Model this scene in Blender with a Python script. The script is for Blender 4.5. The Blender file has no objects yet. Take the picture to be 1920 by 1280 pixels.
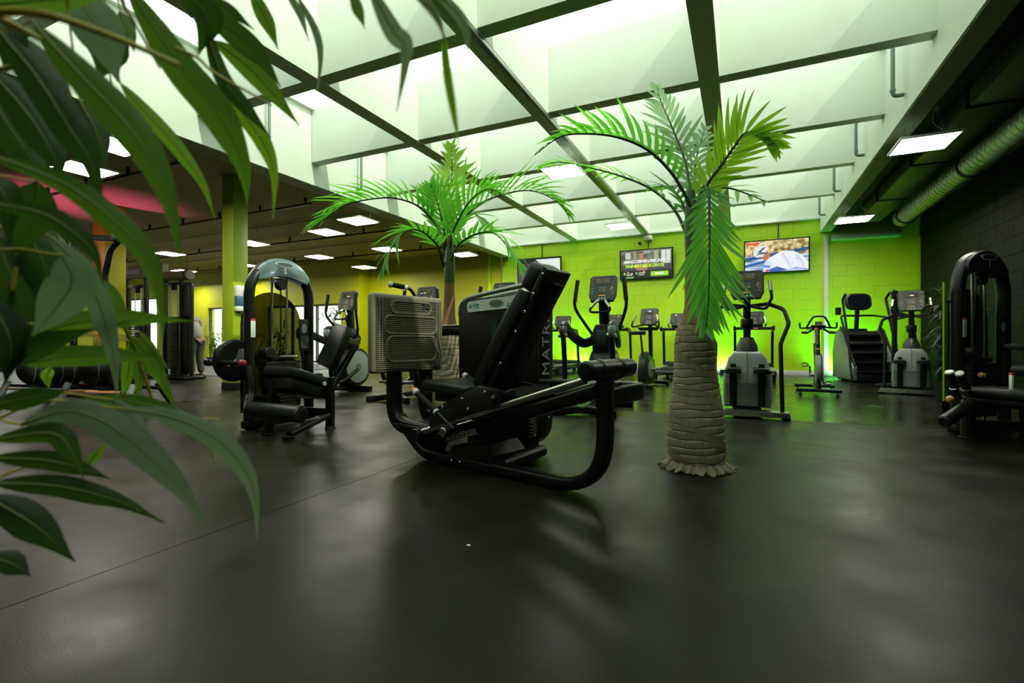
import bpy, bmesh, math, random
from mathutils import Vector, Matrix, Euler
random.seed(7)
C = bpy.context.scene.collection
scene = bpy.context.scene
V = Vector
PI = math.pi
D = math.radians

# ------------------------------------------------------------------ camera, world, sun, exposure
EYE, YAW, FOC = 0.85, D(25.1), 918.0
cam_data = bpy.data.cameras.new('camera')
cam = bpy.data.objects.new('camera', cam_data); C.objects.link(cam)
cam.location = (0, 0, EYE); cam.rotation_euler = (PI/2, 0, YAW)
cam_data.sensor_width = 36.0; cam_data.lens = FOC/1920*36
cam_data.clip_start = 0.05; cam_data.clip_end = 200
cam_data.dof.use_dof = True; cam_data.dof.focus_distance = 3.4; cam_data.dof.aperture_fstop = 3.2
scene.camera = cam

w = bpy.data.worlds.new('sky'); scene.world = w; w.use_nodes = True
w.node_tree.nodes['Background'].inputs[0].default_value = (0.95, 1.0, 0.92, 1)
w.node_tree.nodes['Background'].inputs[1].default_value = 2.3

def lamp(name, kind, loc, energy, color, rot=(0,0,0), parent=None, **kw):
    d = bpy.data.lights.new(name, kind); d.energy = energy; d.color = color
    for k, v in kw.items(): setattr(d, k, v)
    o = bpy.data.objects.new(name, d); C.objects.link(o)
    o.location = loc; o.rotation_euler = rot
    if parent: o.parent = parent
    return o
def aim(direction):
    return V(direction).to_track_quat('-Z', 'Y').to_euler()
lamp('sun', 'SUN', (6, 0, 9), 3.0, (1.0, 0.95, 0.82), aim((-0.66, 0.14, -0.74)), angle=D(0.6))
sk = lamp('skylight_portal', 'AREA', (-2.44, 6.2, 4.95), 1.0, (1, 1, 1), (0, 0, 0), shape='RECTANGLE', size=8.5, size_y=15.8)
sk.data.cycles.is_portal = True

vs = scene.view_settings
scene.display_settings.display_device = 'sRGB'
vs.view_transform = 'Standard'; vs.look = 'None'; vs.exposure = 0.22; vs.gamma = 1.0; vs.use_curve_mapping = False
scene.cycles.max_bounces = 7; scene.cycles.diffuse_bounces = 4; scene.cycles.glossy_bounces = 3
scene.cycles.transparent_max_bounces = 10; scene.cycles.transmission_bounces = 4
scene.cycles.caustics_reflective = False; scene.cycles.caustics_refractive = False
scene.cycles.sample_clamp_indirect = 4.0
scene.cycles.use_denoising = True

# ------------------------------------------------------------------ helpers
def at(px, py, d):
    """the point at depth d metres that the photograph shows at (px, py)"""
    r = (px-960)/FOC*d
    c, s = math.cos(YAW), math.sin(YAW)
    return V((c*r - s*d, s*r + c*d, EYE-(py-640)/FOC*d))

def fillet(pts, r, n=5):
    pts = [V(p) for p in pts]
    out = [pts[0]]
    for i in range(1, len(pts)-1):
        a, b, c = pts[i-1], pts[i], pts[i+1]
        rr_ = r[i-1] if isinstance(r, (list, tuple)) else r
        u, w_ = (a-b), (c-b)
        lu, lw = u.length, w_.length
        if lu < 1e-6 or lw < 1e-6: continue
        u.normalize(); w_.normalize()
        ang = u.angle(w_)
        if ang > PI-0.02 or rr_ <= 0: out.append(b); continue
        t = min(rr_/math.tan(ang/2), lu*0.49, lw*0.49)
        p0, p1 = b+u*t, b+w_*t
        for k in range(n+1):
            f = k/n
            out.append(p0*(1-f)**2 + b*2*f*(1-f) + p1*f*f)
    out.append(pts[-1])
    return out

def spline(pts, n=6):
    """Catmull-Rom through pts"""
    P = [V(p) for p in pts]
    P = [P[0]*2-P[1]] + P + [P[-1]*2-P[-2]]
    out = []
    for i in range(1, len(P)-2):
        for k in range(n):
            t = k/n
            a, b, c, d = P[i-1], P[i], P[i+1], P[i+2]
            out.append(0.5*((2*b)+(c-a)*t+(2*a-5*b+4*c-d)*t*t+(3*b-a-3*c+d)*t**3))
    out.append(P[-2])
    return out

def rrect(w, h, r, n=3):
    out = []
    for cx, cy, a0 in ((w/2-r, h/2-r, 0), (-w/2+r, h/2-r, 90), (-w/2+r, -h/2+r, 180), (w/2-r, -h/2+r, 270)):
        for k in range(n+1):
            a = D(a0+90*k/n)
            out.append((cx+r*math.cos(a), cy+r*math.sin(a)))
    return out
def circ(r, n=10, ry=None):
    ry = ry or r
    return [(r*math.cos(2*PI*k/n), ry*math.sin(2*PI*k/n)) for k in range(n)]

class MB:
    def __init__(s, M=None):
        s.bm = bmesh.new(); s.M = M
    def _rings(s, rings, cap=True, closed=False):
        bm = s.bm
        R = [[bm.verts.new(p) for p in ring] for ring in rings]
        m = len(R[0])
        rng = range(len(R)) if closed else range(len(R)-1)
        for i in rng:
            a, b = R[i], R[(i+1) % len(R)]
            for k in range(m):
                bm.faces.new((a[k], a[(k+1) % m], b[(k+1) % m], b[k]))
        if cap and not closed:
            bm.faces.new(R[0][::-1]); bm.faces.new(R[-1])
        return s
    def sweep(s, pts, sect, hint=(0, 0, 1), cap=True, scale=None, closed=False):
        pts = [V(p) for p in pts]
        n = len(pts); rings = []; b = V(hint)
        for i in range(n):
            if closed: T = pts[(i+1) % n]-pts[i-1]
            else: T = pts[min(i+1, n-1)]-pts[max(i-1, 0)]
            T.normalize()
            bb = b - T*b.dot(T)
            if bb.length < 1e-3:
                bb = V((1, 0, 0)) if abs(T.x) < 0.9 else V((0, 1, 0))
                bb = bb - T*bb.dot(T)
            b = bb.normalized(); a = T.cross(b)
            k = 1 if scale is None else (scale(i/(n-1)) if callable(scale) else scale[i])
            rings.append([pts[i]+b*(u*k)+a*(v*k) for u, v in sect])
        return s._rings(rings, cap, closed)
    def tube(s, pts, r, n=8, cap=True, closed=False):
        if isinstance(r, (list, tuple)): return s.sweep(pts, circ(1, n), cap=cap, scale=list(r))
        return s.sweep(pts, circ(r, n), cap=cap, closed=closed)
    def cyl(s, p0, p1, r, r2=None, n=16, bev=0):
        p0, p1 = V(p0), V(p1)
        r2 = r if r2 is None else r2
        if bev:
            u = (p1-p0).normalized()*bev
            return s.sweep([p0, p0+u, p1-u, p1], circ(1, n), scale=[r-bev, r, r2, r2-bev])
        return s.sweep([p0, p1], circ(1, n), scale=[r, r2])
    def box(s, c, size, rot=(0, 0, 0), bev=0, seg=2):
        M = Matrix.Translation(V(c)) @ Euler(rot).to_matrix().to_4x4() @ Matrix.Diagonal((*size, 1))
        vs_ = bmesh.ops.create_cube(s.bm, size=1, matrix=M)['verts']
        if bev:
            es = list({e for v in vs_ for e in v.link_edges})
            bmesh.ops.bevel(s.bm, geom=es, offset=bev, segments=seg, affect='EDGES', profile=0.5)
        return s
    def lathe(s, prof, n=20, c=(0, 0, 0), rot=(0, 0, 0)):
        M = Matrix.Translation(V(c)) @ Euler(rot).to_matrix().to_4x4()
        return s._rings([[M @ V((r*math.cos(2*PI*k/n), r*math.sin(2*PI*k/n), z)) for k in range(n)] for r, z in prof])
    def ball(s, c, r, sc=(1, 1, 1), n=16, rot=(0, 0, 0)):
        M = Matrix.Translation(V(c)) @ Euler(rot).to_matrix().to_4x4() @ Matrix.Diagonal((*sc, 1))
        bmesh.ops.create_uvsphere(s.bm, u_segments=n, v_segments=max(6, n*2//3), radius=r, matrix=M); return s
    def prism(s, poly, axis, a, b, bev=0, seg=2):
        """outline given in the two axes other than `axis`, extruded from a to b"""
        def p3(u, v, t):
            return {'x': V((t, u, v)), 'y': V((u, t, v)), 'z': V((u, v, t))}[axis]
        if bev:
            cx = sum(p[0] for p in poly)/len(poly); cy = sum(p[1] for p in poly)/len(poly)
            def inset(k):
                out = []
                for u, v in poly:
                    l = math.hypot(u-cx, v-cy) or 1
                    out.append((u-(u-cx)/l*k, v-(v-cy)/l*k))
                return out
            sg = 1 if b > a else -1
            return s._rings([[p3(u, v, t) for u, v in inset(k)] for t, k in ((a, bev), (a+sg*bev*0.3, bev*0.3), (a+sg*bev, 0), (b-sg*bev, 0), (b-sg*bev*0.3, bev*0.3), (b, bev))])
        return s._rings([[p3(u, v, a) for u, v in poly], [p3(u, v, b) for u, v in poly]])
    def build(s, name, m, parent=None, smooth=True, angle=38):
        bm = s.bm
        bmesh.ops.recalc_face_normals(bm, faces=bm.faces)
        if s.M is not None: bm.transform(s.M)
        me = bpy.data.meshes.new(name); bm.to_mesh(me); bm.free()
        me.materials.append(m)
        if smooth:
            me.polygons.foreach_set('use_smooth', [True]*len(me.polygons))
            me.set_sharp_from_angle(angle=D(angle))
        o = bpy.data.objects.new(name, me); C.objects.link(o)
        if parent: o.parent = parent
        return o

def tag(o, label=None, cat=None, group=None, kind=None):
    if label: o['label'] = label
    if cat: o['category'] = cat
    if group: o['group'] = group
    if kind: o['kind'] = kind
    return o
def thing(name, label, cat, loc=(0, 0, 0), rz=0, group=None):
    o = bpy.data.objects.new(name, None); C.objects.link(o)
    o.location = loc; o.rotation_euler = (0, 0, rz); o.empty_display_size = 0.1
    return tag(o, label, cat, group)
def kids(o): return [c for c in bpy.data.objects if c.parent == o]
def feet(parent, spots, r=0.045):
    for x, y in spots: MB().cyl((x, y, 0), (x, y, 0.02), r, n=14, bev=0.004).build('foot', RUB, parent)
def local(t, p):
    return (Matrix.Translation(t.location) @ t.rotation_euler.to_matrix().to_4x4()).inverted() @ V(p)
def dup(root, loc, rz=0, label=None, group=None):
    kid = {}
    for c in bpy.data.objects:
        if c.parent: kid.setdefault(c.parent, []).append(c)
    def cp(o, par):
        n = o.copy(); C.objects.link(n)
        if par: n.parent = par
        for c in kid.get(o, []): cp(c, n)
        return n
    r = cp(root, None)
    r.location = loc; r.rotation_euler = (0, 0, rz)
    if label: r['label'] = label
    if group: r['group'] = group
    return r
def struct(o): o['kind'] = 'structure'; return o

def mat(name, col, rough=0.5, metal=0.0, var=0.0, vscale=8.0, bump=0.0, bscale=60.0, spec=0.5, emit=None, estr=0.0, coat=0.0, stretch=None):
    m = bpy.data.materials.new(name); m.use_nodes = True
    nt = m.node_tree; N = nt.nodes; L = nt.links
    b = N['Principled BSDF']
    b.inputs['Base Color'].default_value = (*col, 1); b.inputs['Roughness'].default_value = rough
    b.inputs['Metallic'].default_value = metal; b.inputs['Specular IOR Level'].default_value = spec
    b.inputs['Coat Weight'].default_value = coat
    if emit:
        b.inputs['Emission Color'].default_value = (*emit, 1); b.inputs['Emission Strength'].default_value = estr
    tc = N.new('ShaderNodeTexCoord'); src = tc.outputs['Object']
    if stretch:
        mp = N.new('ShaderNodeMapping'); mp.inputs['Scale'].default_value = stretch
        L.new(src, mp.inputs[0]); src = mp.outputs[0]
    if var:
        nz = N.new('ShaderNodeTexNoise'); nz.inputs['Scale'].default_value = vscale; nz.inputs['Detail'].default_value = 5
        L.new(src, nz.inputs['Vector'])
        mx = N.new('ShaderNodeMix'); mx.data_type = 'RGBA'
        mx.inputs[6].default_value = (*[max(0, c*(1-var)) for c in col], 1)
        mx.inputs[7].default_value = (*[min(1, c*(1+var)) for c in col], 1)
        L.new(nz.outputs[0], mx.inputs[0]); L.new(mx.outputs[2], b.inputs['Base Color'])
        rr_ = N.new('ShaderNodeMapRange'); rr_.inputs[3].default_value = max(0.03, rough-0.08); rr_.inputs[4].default_value = min(1, rough+0.08)
        L.new(nz.outputs[0], rr_.inputs[0]); L.new(rr_.outputs[0], b.inputs['Roughness'])
    if bump:
        n2 = N.new('ShaderNodeTexNoise'); n2.inputs['Scale'].default_value = bscale; n2.inputs['Detail'].default_value = 3
        L.new(src, n2.inputs['Vector'])
        bp = N.new('ShaderNodeBump'); bp.inputs['Strength'].default_value = bump; bp.inputs['Distance'].default_value = 0.01
        L.new(n2.outputs[0], bp.inputs['Height']); L.new(bp.outputs[0], b.inputs['Normal'])
    return m
def leafmat(name, col, trans, tw=0.45, rough=0.45, under=None):
    m = bpy.data.materials.new(name); m.use_nodes = True
    nt = m.node_tree; N = nt.nodes; L = nt.links
    b = N['Principled BSDF']; out = N['Material Output']
    tc = N.new('ShaderNodeTexCoord'); nz = N.new('ShaderNodeTexNoise'); nz.inputs['Scale'].default_value = 14
    L.new(tc.outputs['Object'], nz.inputs['Vector'])
    mx = N.new('ShaderNodeMix'); mx.data_type = 'RGBA'
    mx.inputs[6].default_value = (*[c*0.7 for c in col], 1); mx.inputs[7].default_value = (*[c*1.25 for c in col], 1)
    L.new(nz.outputs[0], mx.inputs[0]); colour = mx.outputs[2]
    if under:   # the underside of these leaves is a paler grey green
        g = N.new('ShaderNodeNewGeometry'); m2 = N.new('ShaderNodeMix'); m2.data_type = 'RGBA'
        L.new(g.outputs['Backfacing'], m2.inputs[0]); L.new(colour, m2.inputs[6]); m2.inputs[7].default_value = (*under, 1)
        colour = m2.outputs[2]
    L.new(colour, b.inputs['Base Color'])
    b.inputs['Roughness'].default_value = rough
    bp = N.new('ShaderNodeBump'); bp.inputs['Strength'].default_value = 0.25; bp.inputs['Distance'].default_value = 0.004
    n2 = N.new('ShaderNodeTexNoise'); n2.inputs['Scale'].default_value = 70
    L.new(tc.outputs['Object'], n2.inputs['Vector']); L.new(n2.outputs[0], bp.inputs['Height']); L.new(bp.outputs[0], b.inputs['Normal'])
    t = N.new('ShaderNodeBsdfTranslucent'); t.inputs[0].default_value = (*trans, 1)
    ms = N.new('ShaderNodeMixShader'); ms.inputs[0].default_value = tw
    L.new(b.outputs[0], ms.inputs[1]); L.new(t.outputs[0], ms.inputs[2]); L.new(ms.outputs[0], out.inputs[0])
    return m
def glassmat(name, tint, gloss=0.06, rough=0.03):
    m = bpy.data.materials.new(name); m.use_nodes = True
    nt = m.node_tree; N = nt.nodes; L = nt.links
    N.remove(N['Principled BSDF'])
    t = N.new('ShaderNodeBsdfTransparent'); t.inputs[0].default_value = (*tint, 1)
    g = N.new('ShaderNodeBsdfGlossy'); g.inputs['Roughness'].default_value = rough
    ms = N.new('ShaderNodeMixShader'); ms.inputs[0].default_value = gloss
    L.new(t.outputs[0], ms.inputs[1]); L.new(g.outputs[0], ms.inputs[2]); L.new(ms.outputs[0], N['Material Output'].inputs[0])
    return m
def emat(name, col, s=1.0): return mat(name, tuple(c*0.2 for c in col), 0.4, emit=col, estr=s)

LIME = mat('lime_paint', (0.46, 0.72, 0.003), 0.5, var=0.06, vscale=1.5, bump=0.15, bscale=90)
OLIVE = mat('lime_paint_yellow_lit', (0.55, 0.60, 0.003), 0.5, var=0.08, vscale=1.5, bump=0.15, bscale=90)  # lime paint with yellowish window light put into its colour
LIMETRIM = mat('lime_gloss', (0.22, 0.42, 0.01), 0.3)
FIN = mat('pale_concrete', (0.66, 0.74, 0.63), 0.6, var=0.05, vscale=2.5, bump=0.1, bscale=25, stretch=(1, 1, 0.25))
DOWN = mat('grey_downstand', (0.40, 0.43, 0.36), 0.6, var=0.1, vscale=2)
CONC = mat('raw_concrete', (0.40, 0.33, 0.25), 0.8, var=0.22, vscale=1.6, bump=0.25, bscale=20, stretch=(0.35, 2, 1))
DARKCEIL = mat('dark_ceiling', (0.022, 0.025, 0.02), 0.7, var=0.2, vscale=2)
DARKWALL = mat('dark_block_paint', (0.0045, 0.0045, 0.0028), 0.7, var=0.2, vscale=3, bump=0.2, bscale=50, spec=0.15)
WHITE = mat('white_paint', (0.72, 0.74, 0.68), 0.45, var=0.04)
OUT = mat('outdoor_ground', (0.5, 0.48, 0.36), 0.9, var=0.3, vscale=0.6)
BLK = mat('black_powder_coat', (0.006, 0.0065, 0.006), 0.36, var=0.15, vscale=20, spec=0.28)
BLKSAT = mat('black_satin_plastic', (0.008, 0.0085, 0.008), 0.4, var=0.15, vscale=15, bump=0.05, bscale=300, spec=0.3)
PAD = mat('black_vinyl', (0.009, 0.011, 0.0095), 0.42, var=0.2, vscale=10, bump=0.12, bscale=220, spec=0.32)
RUB = mat('black_rubber', (0.008, 0.008, 0.0075), 0.7, spec=0.25, bump=0.1, bscale=200)
CHROME = mat('chrome', (0.62, 0.62, 0.58), 0.18, 1.0)
STEEL = mat('brushed_steel', (0.42, 0.42, 0.39), 0.32, 1.0, var=0.1, vscale=30)
WPLAST = mat('white_plastic', (0.70, 0.70, 0.64), 0.35)
GREY = mat('grey_plastic', (0.16, 0.18, 0.165), 0.4, var=0.08)
LGREY = mat('light_grey_plastic', (0.30, 0.33, 0.31), 0.38, var=0.06)
CONS = mat('console_shell', (0.030, 0.036, 0.033), 0.35, var=0.1)
CONSFACE = mat('console_face', (0.036, 0.046, 0.041), 0.4, var=0.08, vscale=20, spec=0.3)
LCD = mat('console_display', (0.03, 0.03, 0.02), 0.15, emit=(0.35, 0.22, 0.05), estr=0.08)
LED = emat('amber_led', (1.0, 0.45, 0.05), 0.35)
LEDG = emat('green_led', (0.4, 1.0, 0.5), 0.3)
PLATEGREY = mat('footplate_grey', (0.17, 0.16, 0.108), 0.6, var=0.15, vscale=12, bump=0.08, bscale=120)
RED = mat('red_plastic', (0.5, 0.02, 0.03), 0.35)
ORANGE = mat('orange_plastic', (0.75, 0.22, 0.05), 0.4)
PEACH = mat('salmon_plastic', (0.72, 0.32, 0.16), 0.4)
BLUEGREY = mat('blue_grey_lacquer', (0.20, 0.27, 0.31), 0.22, 0.5, var=0.1, coat=0.5)
STICK = mat('sticker_white', (0.62, 0.68, 0.64), 0.4)
TEAL = mat('sticker_teal', (0.12, 0.30, 0.32), 0.4)
TINT = glassmat('smoked_acrylic', (0.20, 0.20, 0.07), 0.05)
GLASS = glassmat('clear_glass', (0.95, 0.98, 0.95), 0.04)
PANEL = emat('light_diffuser', (1.0, 0.95, 0.84), 42.0)
BRASS = mat('pale_galvanised', (0.30, 0.33, 0.30), 0.35, 0.8)
BLUE = mat('blue_liquid', (0.05, 0.12, 0.22), 0.2)
GREENP = emat('green_clip', (0.05, 0.5, 0.02), 0.3)
# ------------------------------------------------------------------ the room
XR, XL, YB, ZC = 3.72, -28.0, 14.1, 3.80
# floor: dark rubber sheets laid on a slab, with the joint the photo shows at x = -2.13
def floormat(name, ra, rb, spec, c1, c2, grain):
    m = bpy.data.materials.new(name); m.use_nodes = True
    nt = m.node_tree; N = nt.nodes; L = nt.links; b = N['Principled BSDF']
    tc = N.new('ShaderNodeTexCoord')
    def noise(sc, det, ro=0.6):
        n = N.new('ShaderNodeTexNoise'); n.inputs['Scale'].default_value = sc; n.inputs['Detail'].default_value = det; n.inputs['Roughness'].default_value = ro
        L.new(tc.outputs['Object'], n.inputs['Vector']); return n
    def ramp(src, p0, k0, p1, k1):
        r = N.new('ShaderNodeValToRGB'); r.color_ramp.elements[0].position = p0; r.color_ramp.elements[0].color = (*k0, 1)
        r.color_ramp.elements[1].position = p1; r.color_ramp.elements[1].color = (*k1, 1); L.new(src.outputs[0], r.inputs[0]); return r
    def mult(a, bb, f):
        x = N.new('ShaderNodeMix'); x.data_type = 'RGBA'; x.blend_type = 'MULTIPLY'; x.inputs[0].default_value = f
        L.new(a, x.inputs[6]); L.new(bb, x.inputs[7]); return x.outputs[2]
    n1, n2, n3, n4 = noise(0.9, 7, 0.68), noise(150, 2), noise(2.2, 4, 0.5), noise(45, 4)
    base = ramp(n1, 0.36, c1, 0.66, c2).outputs[0]
    stains = ramp(noise(1.3, 4, 0.55), 0.38, (0.42, 0.33, 0.28), 0.60, (1, 1, 1)).outputs[0]      # old brown scuffs
    base = mult(base, stains, 0.8); base = mult(base, ramp(n2, 0.30, (0.6, 0.6, 0.6), 0.74, (1.25, 1.25, 1.25)).outputs[0], grain)
    base = mult(base, ramp(n4, 0.35, (0.7, 0.7, 0.7), 0.7, (1.2, 1.2, 1.2)).outputs[0], 0.7)
    L.new(base, b.inputs['Base Color'])
    mr = N.new('ShaderNodeMapRange'); mr.inputs[1].default_value = 0.3; mr.inputs[2].default_value = 0.7; mr.inputs[3].default_value = ra; mr.inputs[4].default_value = rb
    L.new(n3.outputs[0], mr.inputs[0]); L.new(mr.outputs[0], b.inputs['Roughness'])
    bp = N.new('ShaderNodeBump'); bp.inputs['Strength'].default_value = 0.12*grain; bp.inputs['Distance'].default_value = 0.004
    L.new(n2.outputs[0], bp.inputs['Height']); L.new(bp.outputs[0], b.inputs['Normal'])
    b.inputs['Specular IOR Level'].default_value = spec
    return m
FLOOR = floormat('rubber_floor', 0.27, 0.46, 0.125, (0.0085, 0.0078, 0.0046), (0.020, 0.0185, 0.0108), 0.9)
FLOOR2 = floormat('smooth_vinyl_floor', 0.14, 0.30, 0.30, (0.010, 0.0095, 0.007), (0.021, 0.0195, 0.014), 0.4)
fl = MB().box(((XL+XR)/2, 5.05, -0.12), (XR-XL, 18.3, 0.2)).build('floor', RUB); struct(fl)
XS = -2.13
MB().box(((XL+XS)/2, 5.05, -0.01), (XS-XL-0.005, 18.3, 0.02)).build('flooring_sheet', FLOOR, fl)
YS = 6.05
MB().box(((XR+XS)/2, (YS-4.1)/2, -0.01), (XR-XS-0.005, YS+4.1-0.004, 0.02)).build('flooring_sheet', FLOOR, fl)
MB().box(((XR+XS)/2, (YS+14.2)/2, -0.01), (XR-XS-0.005, 14.2-YS-0.004, 0.02)).build('flooring_sheet', FLOOR2, fl)

# back wall: lime blocks behind the machines
wb = struct(MB().box((-1.5, YB+0.142, 1.93), (10.9, 0.3, 3.9)).build('wall_back', LIME))
bw, bh = 0.56, 0.27
blk = {}
def block(width):
    key = round(width, 3)
    if key not in blk:
        o = MB().box((0, 0, 0), (width-0.003, 0.03, bh-0.003), bev=0.0015, seg=1).build('brick', LIME)
        blk[key] = o.data; C.objects.unlink(o); bpy.data.objects.remove(o)
    return blk[key]
x0, x1 = -6.95, XR
for r in range(15):
    z = bh*(r+0.5); x = x0 - (bw/2 if r % 2 else 0)
    while x < x1-0.02:
        a, e = max(x, x0), min(x+bw, x1)
        if e-a > 0.05:
            o = bpy.data.objects.new('brick', block(e-a)); C.objects.link(o); o.parent = wb
            o.location = ((a+e)/2, YB-0.005, z)
        x += bw
# left part of the back wall, with a jog and openings
WX = [(-27.2, -24.6, 0.05, 2.9), (-20.9, -20.0, 0.05, 2.3), (-17.2, -13.3, 0.05, 2.25)]
struct(MB().box((-9.7, YB+0.15, 1.9), (5.4, 0.3, 3.9)).build('wall_back', OLIVE))
struct(MB().box((-12.4, 13.88, 1.9), (0.02, 0.6, 3.9)).build('wall_jog', OLIVE))
mb = MB(); xs = -12.4
for a, e, z0, z1 in sorted(WX, reverse=True):
    mb.box(((xs+e)/2, 13.75, 1.9), (xs-e, 0.3, 3.9)); mb.box(((a+e)/2, 13.75, (z1+3.85)/2), (e-a, 0.3, 3.85-z1)); xs = a
mb.box(((xs+XL)/2, 13.75, 1.9), (xs-XL, 0.3, 3.9))
struct(mb.build('wall_back', OLIVE, smooth=False))
for i, (a, e, z0, z1) in enumerate(WX):
    f = MB(); wd = e-a; k = max(1, round(wd/1.2))
    for j in range(k+1): f.box((a+wd*j/k, 13.72, (z0+z1)/2), (0.07, 0.1, z1-z0))
    for z in (z0+0.03, z1-0.03): f.box(((a+e)/2, 13.72, z), (wd, 0.1, 0.07))
    o = struct(f.build('window_%d' % (i+1), mat('frame_dark_%d' % i, (0.05, 0.05, 0.045), 0.4)))
    for j in range(k):
        MB().box((a+wd*(j+0.5)/k, 13.72, (z0+z1)/2), (wd/k-0.07, 0.012, z1-z0-0.1)).build('pane', GLASS, o)
struct(MB().box((-18, 24, -0.2), (50, 20, 0.2)).build('ground_outside', OUT))
# other walls
wr = struct(MB().box((XR+0.15, 5.05, 1.95), (0.3, 18.4, 4.0)).build('wall_right', DARKWALL))
mb = MB()
for r in range(15):
    y = -0.5 + (0.28 if r % 2 else 0)
    while y < 13.9:
        mb.box((XR-0.004, y+0.28, 0.27*(r+0.5)), (0.024, 0.552, 0.262), bev=0); y += 0.56
o = mb.build('blocks', DARKWALL, wr, smooth=False); o['kind'] = 'stuff'
mb = MB()
for y0_, y1_, z0_, z1_ in ((-4.2, 13.9, 0, 1.0), (-4.2, 13.9, 3.2, 3.95), (-4.2, 3.0, 1.0, 3.2), (12.0, 13.9, 1.0, 3.2)): mb.box((XL-0.15, (y0_+y1_)/2, (z0_+z1_)/2), (0.3, y1_-y0_, z1_-z0_))
struct(mb.build('wall_left', OLIVE, smooth=False))
f = MB()
for j in range(7): f.box((XL-0.1, 3.0+9.0*j/6, 2.1), (0.1, 0.08, 2.2))
for z in (1.04, 3.16): f.box((XL-0.1, 7.5, z), (0.1, 9.0, 0.08))
o = struct(f.build('window_4', BLKSAT))  # unseen glazing, added to bring more daylight into the left hall
for j in range(6): MB().box((XL-0.1, 3.0+9.0*(j+0.5)/6, 2.1), (0.012, 1.42, 2.04)).build('pane', GLASS, o)
struct(MB().box((-40, 5, -0.2), (23, 40, 0.2)).build('ground_outside', OUT))
pt = lamp('window_portal', 'AREA', (XL-0.02, 7.5, 2.1), 1.0, (1, 1, 1), aim((1, 0, 0)), shape='RECTANGLE', size=9.0, size_y=2.2); pt.data.cycles.is_portal = True
struct(MB().box(((XL+XR)/2, -4.2, 1.95), (XR-XL, 0.3, 4.0)).build('wall_front', mat('wall_front_paint', (0.35, 0.40, 0.25), 0.7, var=0.1)))
# baseboards and trims
struct(MB().box((-1.6, YB-0.035, 0.06), (10.55, 0.03, 0.12), bev=0.006).build('baseboard_back', WHITE))
struct(MB().box((1.87, YB-0.05, 1.72), (0.09, 0.06, 3.44), bev=0.006).build('trim_1', WHITE))
struct(MB().box((2.65, YB-0.06, 3.36), (1.35, 0.08, 0.14), bev=0.01).build('trim_2', FIN))
struct(MB().box((-2.45, YB-0.06, 3.87), (8.4, 0.1, 0.05), bev=0.006).build('trim_3', WHITE))
struct(MB().cyl((-7.4, YB-0.05, 0), (-7.4, YB-0.05, 3.8), 0.05).build('trim_4', LIME))

# ceilings
struct(MB().box(((XL-6.66)/2, 5.05, ZC+0.15), (-6.66-XL, 18.3, 0.3)).build('ceiling', CONC))
struct(MB().box(((1.98+XR)/2, 5.05, 4.0), (XR-1.98, 18.3, 0.25)).build('ceiling', DARKCEIL))
LX = [-0.34, -2.44, -4.54]
LY = [12.05, 10.1, 8.15, 6.2, 4.26, 2.3, 0.35, -1.6]
FT = 4.78
struct(MB().box((1.87, 5.05, 4.2), (0.22, 18.3, 1.36)).build('ceiling_beam', DOWN))
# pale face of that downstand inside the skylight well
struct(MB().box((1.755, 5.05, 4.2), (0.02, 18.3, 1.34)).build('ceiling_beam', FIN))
struct(MB().box((-6.80, 5.05, 4.2), (0.28, 18.3, 1.36)).build('ceiling_beam', DOWN))
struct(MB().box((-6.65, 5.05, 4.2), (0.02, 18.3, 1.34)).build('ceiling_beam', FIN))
for x in LX:
    struct(MB().box((x, 6.22, (3.88+FT)/2), (0.22, 15.8, FT-3.88)).build('ceiling_beam', FIN))
for y in LY:
    struct(MB().box((-2.44, y, (3.90+FT)/2), (8.38, 0.18, FT-3.90)).build('ceiling_beam', FIN))
struct(MB().box((-2.44, YB+0.0, 4.33), (8.4, 0.06, 0.9)).build('ceiling_beam', FIN))
struct(MB().box((-2.44, -2.85, 4.05), (8.38, 2.5, 0.3)).build('ceiling', DARKCEIL))
# skylights, one over each bay
xe = [-6.64]+LX[::-1]+[1.745]; ye = [14.07]+LY
k = 0
for i in range(4):
    for j in range(len(ye)-1):
        a, e, y1, y0 = xe[i], xe[i+1], ye[j], ye[j+1]
        f = MB(); z = FT+0.04
        for y in (y0+0.03, y1-0.03): f.box(((a+e)/2, y, z), (e-a, 0.09, 0.08))
        for x in (a+0.03, e-0.03): f.box((x, (y0+y1)/2, z), (0.09, y1-y0-0.1, 0.08))
        k += 1
        o = struct(f.build('skylight', WHITE)); 
        MB().box(((a+e)/2, (y0+y1)/2, z), (e-a-0.13, y1-y0-0.13, 0.012)).build('pane', GLASS, o)
# trunking rail under the second beam
tag(MB().box((-2.36, 8.6, 3.845), (0.07, 10.6, 0.05), bev=0.008).build('cable_trunking', BRASS), 'slim metal trunking rail running under a skylight beam', 'trunking')
# downpipes in the skylight wells
pg = 'grey drain pipes in the skylight wells'
def pipe(x, y, side, label):
    m = MB(); m.tube(fillet([(x, y, 4.7), (x, y, 3.745), (x+0.11*side, y, 3.745)], 0.05), 0.023, 10)
    m.cyl((x, y, 3.80), (x, y, 3.83), 0.029)
    return tag(m.build('drain_pipe', mat('pipe_grey_%d' % len(bpy.data.materials), (0.17, 0.24, 0.21), 0.4)), label, 'pipe', pg)
for y, nm in ((7.15, 'in the nearest visible skylight well of the right hand beam'), (9.2, 'in the second skylight well along the right hand beam'), (11.2, 'in the third skylight well along the right hand beam'), (13.15, 'in the well nearest the lime wall on the right hand beam')):
    pipe(1.62, y, 1, 'grey drain pipe '+nm)
pipe(-6.53, 7.2, -1, 'grey drain pipe on the white well side above the left palm frond')
pipe(-6.53, 5.2, -1, 'grey drain pipe near the foreground leaves on the left beam')

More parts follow.
